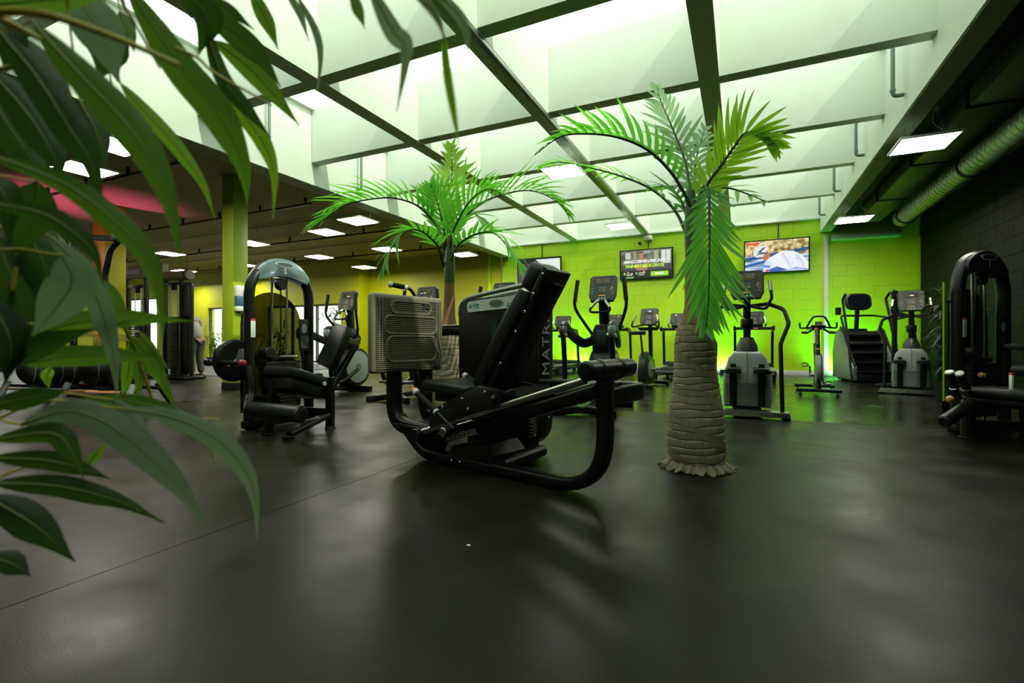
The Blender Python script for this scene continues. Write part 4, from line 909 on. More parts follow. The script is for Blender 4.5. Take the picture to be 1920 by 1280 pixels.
def climber():
    t = thing('stair_climber', 'tall dark stair climber with tilted round console in the lime corner', 'stair climber', (2.36, 12.7, 0), D(10))
    side = [(-0.60, 0.06), (0.50, 0.06), (0.52, 0.6), (0.38, 1.05), (0.18, 1.12), (-0.02, 1.02), (-0.62, 0.30)]
    for s in (-1, 1):
        sd = MB().prism(side, 'x', s*0.33, s*0.41, bev=0.015).build('side_panel', GREY, t)
        m = MB(); m.sweep([(s*0.37, -0.60, 0.33), (s*0.37, -0.02, 1.06), (s*0.37, 0.16, 1.15)], rrect(0.03, 0.09, 0.01), hint=(1, 0, 0)); m.build('side_trim', BLKSAT, sd)
        m = MB(); m.tube(fillet([(s*0.42, -0.60, 0.08), (s*0.42, -0.42, 0.85), (s*0.40, -0.05, 1.75), (s*0.40, -0.22, 1.86)], [0.2, 0.05]), 0.024, 9); h = m.build('handrail', RUB, t)
        m = MB(); m.tube(fillet([(s*0.42, -0.45, 0.70), (s*0.44, -0.10, 1.35), (s*0.30, 0.30, 1.42), (0, 0.36, 1.42)], 0.12), 0.022, 8); m.build('cross_rail', RUB, t)
    m = MB(); m.box((0, -0.05, 0.10), (0.66, 1.0, 0.18), bev=0.02); m.prism([(-0.45, 0.15), (0.5, 0.15), (0.5, 0.6), (0.38, 1.03), (0.18, 1.08), (0.05, 1.02)], 'x', -0.325, 0.325); m.build('core', BLKSAT, t)
    for k in range(5):
        y, z = -0.50+k*0.125, 0.22+k*0.19
        s_ = MB().box((0, y+0.05, z), (0.64, 0.26, 0.035), bev=0.01).build('step', BLK, t)
        MB().box((0, y-0.075, z+0.004), (0.62, 0.012, 0.03), bev=0.004).build('step_nosing', BLK, s_)
        MB().box((0, y+0.06, z-0.09), (0.63, 0.02, 0.16)).build('step_riser', BLK, t)
    m = MB(); m.sweep([(0, 0.36, 1.0), (0, 0.28, 1.62)], rrect(0.09, 0.08, 0.03), hint=(0, 1, 0)); m.box((0, 0.33, 1.10), (0.36, 0.2, 0.07), bev=0.025); m.build('mast', BLK, t)
    M = Matrix.Translation((0, 0.25, 1.72)) @ Euler((D(-16), 0, 0)).to_matrix().to_4x4()
    pol = [(0.25*math.copysign(abs(math.cos(a))**0.6, math.cos(a)), 0.19*math.copysign(abs(math.sin(a))**0.6, math.sin(a))) for a in [2*PI*k/32 for k in range(32)]]
    c = MB(M).prism(pol, 'y', -0.05, 0.06, bev=0.03).build('console', BLKSAT, t)
    MB(M).prism([(0.85*u, 0.78*v) for u, v in pol], 'y', -0.049, -0.054).build('display', mat('navy_display', (0.004, 0.006, 0.011), 0.15), c)
    MB().cyl((-0.50, -0.10, 1.42), (-0.50, -0.10, 1.58), 0.055, bev=0.01).build('cup_holder', BLKSAT, t)
climber()
t = thing('console_post', 'dark console on a post seen edge on between stair climber and stepper', 'exercise machine', (2.62, 11.3, 0), D(68))
console(t, 1.58, 0, -8, 0.42, 0.46, shell=BLKSAT, face=BLK)
m = MB(); m.sweep([(0, 0.04, 0.03), (0, 0.03, 1.45)], rrect(0.08, 0.08, 0.02), hint=(1, 0, 0)); m.build('post', BLK, t)
MB().box((0, 0.05, 0.03), (0.4, 0.5, 0.05), bev=0.015).build('base', BLK, t)
m = MB(); m.tube(fillet([(-0.2, -0.05, 1.38), (-0.2, -0.25, 1.3), (-0.2, -0.3, 0.9)], 0.08), 0.02, 8); m.build('handle', RUB, t)

# ------------------------------------------------------------------ screens on the lime wall
def flat(name, parent, shapes, M):
    """a flat picture: polygons with their own colours, one thin mesh"""
    me = bpy.data.meshes.new(name); bm = bmesh.new(); ms = []
    for i, (poly, mm) in enumerate(shapes):
        if mm not in ms: ms.append(mm)
        f = bm.faces.new([bm.verts.new(M @ V((u, v, i*0.0003))) for u, v in poly]); f.material_index = ms.index(mm)
    bm.to_mesh(me); bm.free()
    for mm in ms: me.materials.append(mm)
    o = bpy.data.objects.new(name, me); C.objects.link(o); o.parent = parent
    return o
def noisepic(name, c1, c2, scale, stretch=(1, 1, 1), s=1.0):
    m = bpy.data.materials.new(name); m.use_nodes = True
    nt = m.node_tree; N = nt.nodes; L = nt.links; b = N['Principled BSDF']
    tc = N.new('ShaderNodeTexCoord'); mp = N.new('ShaderNodeMapping'); mp.inputs['Scale'].default_value = stretch
    nz = N.new('ShaderNodeTexNoise'); nz.inputs['Scale'].default_value = scale; nz.inputs['Detail'].default_value = 4
    cr = N.new('ShaderNodeValToRGB'); cr.color_ramp.elements[0].color = (*c1, 1); cr.color_ramp.elements[1].color = (*c2, 1)
    cr.color_ramp.elements[0].position = 0.38; cr.color_ramp.elements[1].position = 0.62
    L.new(tc.outputs['Object'], mp.inputs[0]); L.new(mp.outputs[0], nz.inputs[0]); L.new(nz.outputs[0], cr.inputs[0])
    b.inputs['Base Color'].default_value = (0.02, 0.02, 0.02, 1); b.inputs['Roughness'].default_value = 0.3
    L.new(cr.outputs[0], b.inputs['Emission Color']); b.inputs['Emission Strength'].default_value = s
    return m
_em = {}
def px(c, s=0.9):
    k = (c, s)
    if k not in _em:
        _em[k] = mat('screen_colour_%d' % len(_em), (0.02, 0.02, 0.02), 0.3, emit=c, estr=s)
    return _em[k]
def ell(cx, cy, rx, ry, n=20, a0=0, a1=360, rot=0):
    out = []
    for k in range(n):
        a = D(a0+(a1-a0)*k/(n if a1-a0 == 360 else n-1)); x, y = rx*math.cos(a), ry*math.sin(a)
        out.append((cx+x*math.cos(rot)-y*math.sin(rot), cy+x*math.sin(rot)+y*math.cos(rot)))
    return out
def screen(x, z, label):
    t = thing('wall_screen', label, 'television', (x, YB-0.14, z), 0, 'screens on the lime wall')
    MB(Matrix.Rotation(D(4), 4, 'X')).box((0, 0, 0), (1.46, 0.05, 0.84), bev=0.006).build('casing', BLKSAT, t)
    MB().box((0, 0.06, 0), (0.4, 0.09, 0.4), bev=0.01).build('wall_bracket', BLK, t)
    m = MB(); m.tube(spline([(0.05, 0.05, 0.35), (0.05, 0.10, 0.5), (0.06, 0.10, 3.82-z)], 5), 0.012, 6); m.build('power_cable', BLKSAT, t)
    M = Matrix.Rotation(D(4), 4, 'X') @ Matrix.Translation((0, -0.0262, 0)) @ Matrix.Rotation(PI/2, 4, 'X')
    return t, M
R4 = lambda a, b, c, d: [(a, b), (c, b), (c, d), (a, d)]
# cyclist broadcast
t, M = screen(0.79, 3.0, 'wall screen showing a cyclist in white, behind and right of the right palm')
gold = noisepic('foliage_blur', (0.16, 0.10, 0.02), (0.75, 0.62, 0.30), 9); road = noisepic('road_blur', (0.10, 0.22, 0.42), (0.55, 0.66, 0.80), 5, (0.4, 1, 4))
W_, SK = px((0.80, 0.82, 0.90)), px((0.55, 0.18, 0.10))
sh = [(R4(-.70, -.39, .70, .39), gold), (R4(-.70, -.39, .70, .02), road), ([(-.7, -.02), (-.7, -.10), (.7, .10), (.7, .18)], px((0.02, 0.07, 0.25))), ([(-.7, -.20), (-.7, -.26), (-.1, -.12), (-.1, -.06)], px((0.02, 0.10, 0.35))), (R4(-.68, .30, -.38, .355), px((0.8, 0.10, 0.03))), (R4(-.36, .31, -.2, .35), px((0.75, 0.72, 0.7))),
      ([(-.24, -.12), (-.05, .02), (.15, .12), (.38, .10), (.58, -.03), (.70, -.20), (.70, -.36), (.45, -.30), (.2, -.36), (.0, -.28), (-.18, -.34), (-.26, -.2)], W_),
      ([(-.18, -.34), (.02, -.26), (.25, -.36), (.1, -.39), (-.12, -.39)], px((0.05, 0.12, 0.5))), ([(-.22, -.10), (-.30, -.36), (-.20, -.38), (-.10, -.16)], px((0.62, 0.72, 0.85))),
      (ell(-.24, .02, .10, .11), SK), (ell(-.33, .12, .19, .15, 16, 10, 200, 0.35)+[(-.42, -.02), (-.30, .0)], px((0.75, 0.78, 0.80))), ([(-.44, .1), (-.30, .22), (-.22, .24), (-.34, .12)], px((0.08, 0.09, 0.12))), ([(-.46, .02), (-.36, .12), (-.2, .10), (-.2, .06), (-.36, .06)], px((0.1, 0.1, 0.13))),
      ([(.10, .04), (.18, .02), (.28, -.12), (.34, -.30), (.30, -.31), (.22, -.14)], px((0.62, 0.66, 0.80))), ([(.40, .03), (.47, .01), (.58, -.14), (.62, -.30), (.58, -.31), (.5, -.14)], px((0.62, 0.66, 0.80))), ([(-.27, -.22), (-.12, -.24), (-.14, -.29), (-.28, -.27)], px((0.08, 0.2, 0.65))),
      (ell(-.20, -.36, .03, .03, 10), px((0.85, 0.02, 0.10))), (ell(.16, .04, .02, .015, 8), px((0.8, 0.2, 0.3))), (ell(.45, -.1, .03, .02, 8), px((0.45, 0.5, 0.75))), (ell(.35, -.2, .03, .015, 8), px((0.5, 0.55, 0.8))), (R4(-.62, -.37, -.32, -.335), px((0.75, 0.08, 0.08)))]
flat('picture', t, sh, M)
# advert
t, M = screen(-2.41, 3.01, 'wall screen with slanted white and lime advert lettering, between cross trainer and right palm')
dk = noisepic('gym_backdrop', (0.05, 0.055, 0.04), (0.16, 0.17, 0.11), 6)
sh = [(R4(-.70, -.39, .70, .39), px((0.006, 0.008, 0.006))), (R4(-.69, -.17, .69, .385), dk), (R4(-.69, -.17, .69, -.02), px((0.05, 0.055, 0.05))), (R4(.42, .06, .66, .36), px((0.65, 0.70, 0.62))), (R4(.53, .06, .545, .36), dk), (R4(.22, .10, .34, .36), px((0.3, 0.34, 0.18))), (R4(-.56, .16, -.42, .34), px((0.55, 0.58, 0.5))), (R4(-.34, .1, -.26, .36), px((0.25, 0.28, 0.1))), (R4(-.05, .30, .12, .36), px((0.3, 0.32, 0.3))),
      (ell(-.12, .26, .055, .075), px((0.40, 0.20, 0.12))), ([(-.26, .10), (-.18, .18), (-.06, .18), (.03, .10), (.03, -.17), (-.26, -.17)], px((0.36, 0.17, 0.10))), (ell(-.12, .33, .05, .03), px((0.08, 0.04, 0.03))), (R4(-.24, .0, .0, .1), px((0.10, 0.10, 0.10))), (R4(.13, -.34, .60, -.215), px((0.28, 0.68, 0.02))), (R4(.25, -.30, .48, -.25), px((0.75, 0.85, 0.6))),
      (R4(-.62, -.27, -.56, -.22), px((0.35, 0.8, 0.05))), (R4(-.52, -.25, -.46, -.20), px((0.7, 0.35, 0.2))), (R4(-.54, -.30, -.38, -.27), px((0.6, 0.6, 0.6))), (R4(-.42, -.26, -.36, -.235), px((0.8, 0.8, 0.8))), (R4(-.28, -.27, -.24, -.22), px((0.35, 0.8, 0.05))), (R4(-.20, -.25, -.02, -.22), px((0.55, 0.5, 0.45))), (R4(-.20, -.30, -.04, -.275), px((0.6, 0.6, 0.6))), (R4(-.08, -.23, -.03, -.19), px((0.8, 0.3, 0.15))), (R4(-.66, -.375, -.34, -.345), px((0.3, 0.72, 0.05))), (R4(.46, .0, .66, .05), px((0.6, 0.62, 0.58)))]
flat('picture', t, sh, M)
TW, TG = px((0.85, 0.88, 0.82), 1.0), px((0.55, 0.85, 0.05), 1.0)
MT = M @ Matrix.Translation((-0.05, 0.075, 0.009))
text('lettering', 'BRING DEINEN FREUND.', 0.120, TW, t, MT, shear=0.25, bold=0.0015, width=0.82)
text('lettering', 'TRAINIERT BEIDE GRATIS.', 0.120, TG, t, MT @ Matrix.Translation((0.0, -0.125, 0)), shear=0.25, bold=0.0015, width=0.78)
# third screen, mostly hidden
t, M = screen(-5.62, 3.0, 'wall screen half hidden by the head pad of the leg press')
sh = [(R4(-.70, -.39, .70, .39), px((0.01, 0.012, 0.01))), ([(-.1, .36), (.69, .36), (.69, -.1), (.3, .05)], px((0.72, 0.80, 0.78))), ([(.3, .0), (.69, -.12), (.69, -.38), (.2, -.38)], px((0.03, 0.05, 0.06))), (ell(-.55, -.30, .05, .07), px((0.8, 0.12, 0.02))), (ell(-.5, .2, .03, .05), px((0.6, 0.1, 0.02))), (R4(.60, -.36, .69, -.16), px((0.5, 0.65, 0.8)))]
flat('picture', t, sh, M)
# small things on that wall
t = thing('wall_camera', 'tiny black dome camera on the lime wall above the advert screen', 'camera', (-2.6, YB-0.05, 3.62))
MB().box((0, 0.015, 0.02), (0.05, 0.03, 0.08), bev=0.008).build('mount', WPLAST, t); MB().ball((0, -0.02, 0), 0.045).build('lens_dome', BLK, t)
t = thing('junction_box', 'white junction box at the wall top above the advert screen', 'junction box', (-2.36, YB-0.08, 3.74))
MB().box((0, 0, 0), (0.22, 0.12, 0.13), bev=0.015).build('box', WPLAST, t); MB().box((0, -0.065, 0.01), (0.16, 0.012, 0.08), bev=0.004).build('lid', WPLAST, t)
for x in (-0.07, 0.07): MB().cyl((x, 0, 0.06), (x, 0, 0.10), 0.015).build('gland', GREY, t)
# ------------------------------------------------------------------ palms
PG = leafmat('palm_leaf_green', (0.07, 0.32, 0.03), (0.22, 0.78, 0.05), 0.5, 0.36)
PY = leafmat('palm_leaf_yellow_green', (0.20, 0.45, 0.02), (0.50, 0.88, 0.03), 0.5, 0.38)
PB = leafmat('palm_leaf_pale', (0.20, 0.42, 0.16), (0.40, 0.75, 0.25), 0.4, 0.38)
RACH = mat('frond_rib', (0.018, 0.05, 0.012), 0.5); SHEATH = mat('crownshaft_green', (0.045, 0.085, 0.02), 0.5, var=0.4, vscale=8, stretch=(4, 4, 0.5))
BARK = mat('grey_ringed_bark', (0.29, 0.25, 0.165), 0.85, var=0.38, vscale=14, bump=0.5, bscale=60, stretch=(3, 3, 0.7))
BROWN = mat('brown_palm_stem', (0.27, 0.15, 0.075), 0.8, var=0.3, vscale=12, bump=0.4, bscale=50, stretch=(4, 4, 0.4))
SKIRT = mat('frayed_fibre', (0.22, 0.19, 0.12), 0.9, var=0.35, vscale=25)
def leaflet_mesh(name, m, droop, seed):
    """unit leaflet along +x, width 1 across y, folded along its middle, thin"""
    rnd = random.Random(seed); me = bpy.data.meshes.new(name); vs_, fs = [], []
    n = 7
    for i in range(n+1):
        t = i/n; wd = 0.5*min(1, (t*3.2+0.25))*(1-t**2.2)**0.8 if i < n else 0.0
        z = -droop*t*t; x = t*(1-0.25*droop*t)
        vs_ += [(x, -wd, z+0.25*wd*0.12), (x, 0, z), (x, wd, z+0.25*wd*0.12)]
    for i in range(n):
        a = i*3
        fs += [(a, a+1, a+4, a+3), (a+1, a+2, a+5, a+4)]
    me.from_pydata(vs_, [], fs); me.materials.append(m)
    me.polygons.foreach_set('use_smooth', [True]*len(me.polygons))
    return me
LM = {k: [leaflet_mesh('leaflet', m, d, i) for i, d in enumerate((0.08, 0.22, 0.38))] for k, m in (('g', PG), ('y', PY), ('p', PB))}
def frond(palm, loc, pts, Lmax, n, kind='g', lift=0.5, side=None, sag=0.25, t0=0.2, wid=0.036, seed=0, ang=(58, 22)):
    rnd = random.Random(seed)
    sp = spline([V(p)-V(loc) for p in pts], 8)
    m = MB(); m.tube(sp, [0.013*(1-0.8*i/(len(sp)-1)) for i in range(len(sp))], 6); f = m.build('frond', RACH, palm)
    cum = [0]; Lmax *= 1.3 if loc is RP else 1.6; n = max(6, int(n*(0.96 if loc is RP else 1.1))); wid = wid if loc is RP else 0.044
    for i in range(1, len(sp)): cum.append(cum[-1]+(sp[i]-sp[i-1]).length)
    tot = cum[-1]
    def sample(s):
        s *= tot
        for i in range(1, len(sp)):
            if s <= cum[i]:
                k = (s-cum[i-1])/max(1e-6, cum[i]-cum[i-1]); return sp[i-1].lerp(sp[i], k), (sp[i]-sp[i-1]).normalized()
        return sp[-1], (sp[-1]-sp[-2]).normalized()
    S0 = V(side) if side is not None else None
    prev = None
    for k in range(n):
        t = t0+(1-t0)*(k+0.5)/n
        p, T = sample(t)
        S = S0 if S0 is not None else T.cross(V((0, 0, 1)))
        if S.length < 0.2 and prev is not None: S = prev
        S = (S-T*S.dot(T)).normalized()
        if prev is not None and S.dot(prev) < 0 and S0 is None: S = -S
        prev = S
        Nn = S.cross(T)
        if S0 is None and Nn.z < 0: Nn = -Nn
        u = (t-t0)/(1-t0)
        ln = Lmax*(0.55+1.1*u-0.15 if u < 0.35 else 1.0-0.75*((u-0.35)/0.65)**1.4)
        al = D(ang[0]*(1-u)+ang[1]*u)
        for sgn in (-1, 1):
            d = T*math.cos(al+rnd.uniform(-.08, .08)) + (S*sgn*math.cos(lift)+Nn*math.sin(lift))*math.sin(al)
            d += V((0, 0, -sag*(0.3+u)*rnd.uniform(0.6, 1.3))); d.normalize()
            up = Nn - d*Nn.dot(d)
            if up.length < 0.1: up = V((0, 0, 1))-d*d.z
            up.normalize(); y = up.cross(d)
            l = ln*rnd.uniform(0.85, 1.12)
            o = bpy.data.objects.new('leaflet', rnd.choice(LM[kind])); C.objects.link(o); o.parent = f
            o.matrix_local = Matrix(((d.x*l, y.x*wid, up.x*l, p.x), (d.y*l, y.y*wid, up.y*l, p.y), (d.z*l, y.z*wid, up.z*l, p.z), (0, 0, 0, 1)))
    return f
def palm(loc, label, crown, prof_scale=1.0, lean=(0, 0), seed=1):
    t = thing('palm_tree', label, 'palm tree', loc, 0, None)
    rnd = random.Random(seed)
    P = [(0.03, .178), (0.08, .184), (0.16, .187), (0.27, .185), (0.37, .178), (0.48, .160), (0.60, .143), (0.70, .133), (0.79, .133), (0.87, .128), (0.93, .112), (0.99, .088)]
    def rad(z):
        for (z0, r0), (z1, r1) in zip(P, P[1:]):
            if z <= z1: return r0+(r1-r0)*(z-z0)/(z1-z0)
        return P[-1][1]
    def off(z): return lean[0]*(z/crown)**1.5, lean[1]*(z/crown)**1.5
    bm = MB(); rings = []; z = 0.02; n = 40; k = 0
    while z < 0.985:
        h = 0.045*rnd.uniform(0.8, 1.2)
        for dz, dr in ((0, 0.000), (0.004, -0.007), (0.009, 0.000), (h*0.6, 0.0015), (h*0.98, 0.003)):
            zz = z+dz
            if zz > 0.99: break
            ox, oy = off(zz); w1, w2 = rnd.uniform(0, 6), 0
            rings.append([(ox+(rad(zz)+dr)*math.cos(2*PI*i/n), oy+(rad(zz)+dr)*math.sin(2*PI*i/n), zz+0.006*math.sin(2*2*PI*i/n+k*1.3)+0.004*math.sin(5*2*PI*i/n+k*2.1)) for i in range(n)])
        z += h; k += 1
    bm._rings(rings); tr = bm.build('trunk', BARK, t)
    # bark patches of the ring segments: short vertical splits
    sk = MB(); rr_ = []
    for i, (r, z) in enumerate(((0.175, 0.055), (0.19, 0.04), (0.21, 0.022), (0.228, 0.008), (0.226, 0.002), (0.17, 0.002))):
        rr_.append([((r+(0.02*math.sin(j*1.7)+0.012*rnd.uniform(-1, 1))*(i/3))*math.cos(2*PI*j/72), (r+(0.02*math.sin(j*1.7)+0.012*rnd.uniform(-1, 1))*(i/3))*math.sin(2*PI*j/72), max(0.001, z+(0.012*math.sin(j*2.3)+0.005*rnd.uniform(-1, 1))*(1 if 0 < i < 4 else 0))) for j in range(72)])
    sk._rings(rr_); sk.build('fibre_skirt', SKIRT, t)
    st = []
    for z, r in ((0.97, .094), (1.03, .075), (1.10, .062), (1.25, .056), (1.42, .050), (1.55, .046)):
        z = 0.97+(z-0.97)*(crown-0.97)/(1.9-0.97); ox, oy = off(z); st.append((V((ox, oy, z)), r))
    m = MB(); m.tube([p for p, r in st], [r for p, r in st], 16); m.build('upper_stem', BROWN, t)
    st = []
    for z, r in ((1.45, .050), (1.55, .053), (1.68, .050), (1.8, .042), (1.93, .02)):
        z = 0.97+(z-0.97)*(crown-0.97)/(1.9-0.97); ox, oy = off(z); st.append((V((ox, oy, z)), r))
    m = MB(); m.tube([p for p, r in st], [r for p, r in st], 14); m.build('crownshaft', SHEATH, t)
    return t
def fp(seq): return [at(*q) for q in seq]
RP = (-0.278, 3.536, 0)
t = palm(RP, 'right palm tree with fat grey ringed trunk standing free on the floor', 1.86, lean=(-0.03, 0.0), seed=4)
rsv = (math.cos(YAW), math.sin(YAW), 0)
frond(t, RP, fp([(1298, 420, 3.34), (1292, 382, 3.3), (1261, 327, 3.26), (1214, 281, 3.2), (1156, 257, 3.15), (1097, 251, 3.1), (1050, 257, 3.05), (1003, 290, 3.0)]), 0.26, 22, 'g', lift=0.9, sag=0.10, seed=1)
frond(t, RP, fp([(1298, 470, 3.34), (1289, 445, 3.36), (1265, 394, 3.45), (1222, 355, 3.55), (1167, 331, 3.65), (1113, 316, 3.75), (1050, 304, 3.85), (1010, 312, 3.95)]), 0.20, 20, 'g', lift=0.5, sag=0.15, seed=2)
frond(t, RP, fp([(1300, 420, 3.34), (1296, 374, 3.38), (1285, 304, 3.5), (1261, 241, 3.6), (1238, 187, 3.7), (1232, 162, 3.75)]), 0.26, 18, 'p', lift=0.3, side=rsv, sag=0.05, seed=3)
frond(t, RP, fp([(1306, 400, 3.3), (1326, 347, 3.22), (1351, 312, 3.15), (1378, 273, 3.08), (1398, 249, 3.02), (1429, 249, 2.96), (1456, 272, 2.92)]), 0.28, 24, 'y', wid=0.031, lift=0.25, side=(0.45, 0.0, -0.9), sag=0.05, t0=0.12, seed=4)
frond(t, RP, fp([(1303, 410, 3.3), (1318, 352, 3.2), (1328, 362, 3.1), (1330, 413, 3.03), (1330, 490, 2.98), (1328, 570, 2.95), (1324, 612, 2.93)]), 0.36, 24, 'g', lift=0.12, side=rsv, sag=0.25, t0=0.2, wid=0.036, seed=5, ang=(48, 20))
frond(t, RP, fp([(1300, 410, 3.36), (1301, 359, 3.45), (1306, 296, 3.6), (1322, 240, 3.75)]), 0.26, 12, 'p', lift=0.3, side=rsv, sag=0.05, seed=6)
frond(t, RP, fp([(1302, 430, 3.34), (1326, 362, 3.4), (1362, 352, 3.5), (1408, 366, 3.6), (1440, 380, 3.65)]), 0.14, 7, 'p', lift=0.2, sag=0.2, seed=7)
frond(t, RP, fp([(1296, 430, 3.38), (1275, 372, 3.5), (1250, 350, 3.65), (1222, 352, 3.8)]), 0.2, 10, 'g', lift=0.5, sag=0.2, seed=8)
LP = (-2.60, 4.08, 0)
t = palm(LP, 'left palm tree rising behind the ribbed foot plate of the leg press', 1.84, lean=(0.02, 0.0), seed=9)
frond(t, LP, fp([(834, 470, 4.82), (822, 429, 4.75), (802, 403, 4.7), (776, 382, 4.65), (735, 371, 4.6), (691, 374, 4.55), (647, 385, 4.5), (607, 412, 4.45), (582, 428, 4.4)]), 0.30, 22, 'g', lift=0.9, sag=0.12, seed=11)
frond(t, LP, fp([(832, 500, 4.8), (822, 464, 4.65), (808, 447, 4.55), (787, 432, 4.45), (764, 432, 4.38), (747, 447, 4.32), (729, 476, 4.28), (713, 512, 4.25)]), 0.28, 18, 'g', lift=0.35, sag=0.15, seed=12)
frond(t, LP, fp([(840, 470, 4.82), (846, 435, 4.9), (842, 377, 5.05), (848, 318, 5.2), (846, 272, 5.3)]), 0.27, 16, 'y', lift=0.3, side=rsv, sag=0.05, seed=13)
frond(t, LP, fp([(842, 480, 4.78), (846, 447, 4.72), (857, 417, 4.65), (881, 377, 4.58), (912, 355, 4.52), (938, 362, 4.48)]), 0.32, 14, 'g', lift=0.5, sag=0.05, seed=14)
frond(t, LP, fp([(842, 465, 4.84), (852, 435, 4.85), (895, 385, 4.9), (954, 362, 4.92), (998, 358, 4.95), (1038, 374, 4.98), (1066, 402, 5.0)]), 0.32, 20, 'g', lift=0.85, sag=0.12, seed=15)
frond(t, LP, fp([(842, 505, 4.8), (852, 470, 4.7), (875, 447, 4.62), (910, 435, 4.55), (936, 444, 4.5), (965, 482, 4.45), (991, 510, 4.4)]), 0.28, 18, 'g', lift=0.4, sag=0.15, seed=16)
frond(t, LP, fp([(836, 470, 4.8), (834, 440, 4.75), (822, 385, 4.72), (808, 348, 4.7)]), 0.26, 10, 'g', lift=0.4, side=rsv, sag=0.05, seed=17)
frond(t, LP, fp([(840, 470, 4.86), (858, 430, 5.0), (884, 400, 5.15), (918, 420, 5.3)]), 0.25, 10, 'p', lift=0.5, sag=0.25, seed=18)

# ------------------------------------------------------------------ foreground plant with long willow like leaves
FD = leafmat('leaf_dark_green', (0.016, 0.036, 0.012), (0.07, 0.17, 0.015), 0.4, 0.40, under=(0.035, 0.065, 0.04))
FM = leafmat('leaf_mid_green', (0.032, 0.072, 0.018), (0.15, 0.32, 0.02), 0.5, 0.38, under=(0.10, 0.15, 0.095))
FG = leafmat('leaf_grey_green', (0.19, 0.25, 0.17), (0.28, 0.42, 0.20), 0.4, 0.40)
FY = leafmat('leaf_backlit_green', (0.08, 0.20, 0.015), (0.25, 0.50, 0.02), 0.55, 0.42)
STEM = mat('yellow_stem', (0.62, 0.50, 0.05), 0.5, var=0.25, vscale=20)
RIBM = mat('leaf_rib', (0.20, 0.24, 0.03), 0.5)
bush = thing('potted_bush', 'large leafy plant with long drooping dark green leaves filling the left foreground', 'potted plant', (-1.057, 0.234, 0))
BL = V(bush.location)
m = MB(); m.lathe([(0.02, 0.0), (0.15, 0.0), (0.175, 0.22), (0.185, 0.235), (0.165, 0.235), (0.155, 0.20), (0.02, 0.19)], 28); m.build('pot', BLKSAT, bush)
m = MB(); m.tube([(0, 0, 0.18), (0.01, 0.0, 0.8), (0.03, 0.0, 1.4), (0.02, 0.0, 1.9)], [0.03, 0.026, 0.02, 0.01], 10); m.build('trunk', BROWN, bush)
def leaf(pts, wpx, mm, d0=0.75, d1=None, roll=0.0, fold=0.22):
    d1 = d0 if d1 is None else d1
    n0 = len(pts)-1
    sp = spline([at(x, y, d0+(d1-d0)*i/n0)-BL for i, (x, y) in enumerate(pts)], 6)
    W = 1.0*wpx/FOC*(d0+d1)/2
    n = len(sp)-1; bm = bmesh.new(); R = []
    view = (sum((V(p)+BL for p in sp), V())/len(sp) - V((0, 0, EYE))).normalized()
    for i, p in enumerate(sp):
        T = (sp[min(i+1, n)]-sp[max(i-1, 0)]).normalized()
        S = T.cross(view).normalized()
        if roll: S = Matrix.Rotation(roll, 3, T) @ S
        Nn = S.cross(T)
        t = i/n
        wd = W/2*(math.sin(PI*min(1, t**0.72))**0.9 if 0 < t < 1 else 0)
        if t > 0.55: wd *= 1-0.45*((t-0.55)/0.45)
        wd = max(wd, 0.0006)
        q = Nn*(fold*wd)+S*(0.04*wd*math.sin(9*t+p.x*40))
        R.append([bm.verts.new(c) for c in (p-S*wd+q, p-S*wd*0.5+q*0.35, p, p+S*wd*0.5+q*0.35, p+S*wd+q)])
    for a, b in zip(R, R[1:]):
        for k in range(4): bm.faces.new((a[k], b[k], b[k+1], a[k+1]))
    me = bpy.data.meshes.new('leaf'); bm.to_mesh(me); bm.free(); me.materials.append(mm)
    me.polygons.foreach_set('use_smooth', [True]*len(me.polygons))
    o = bpy.data.objects.new('leaf', me); C.objects.link(o); o.parent = bush
    mb = MB(); k = n
    mb.tube([V(p)+(S*0) for p in sp[:max(3, int(n*0.9))]], [0.0013*(1-0.75*i/max(2, int(n*0.9)-1)) for i in range(max(3, int(n*0.9)))], 5); mb.build('midrib', RIBM, o)
    return o
def stem(pts, r, d0, d1=None):
    d1 = d0 if d1 is None else d1
    sp = spline([at(x, y, d0+(d1-d0)*i/(len(pts)-1))-BL for i, (x, y) in enumerate(pts)], 5)
    m = MB(); m.tube(sp, [1.5*r*(1-0.5*i/(len(sp)-1)) for i in range(len(sp))], 7); return m.build('stem', STEM, bush)
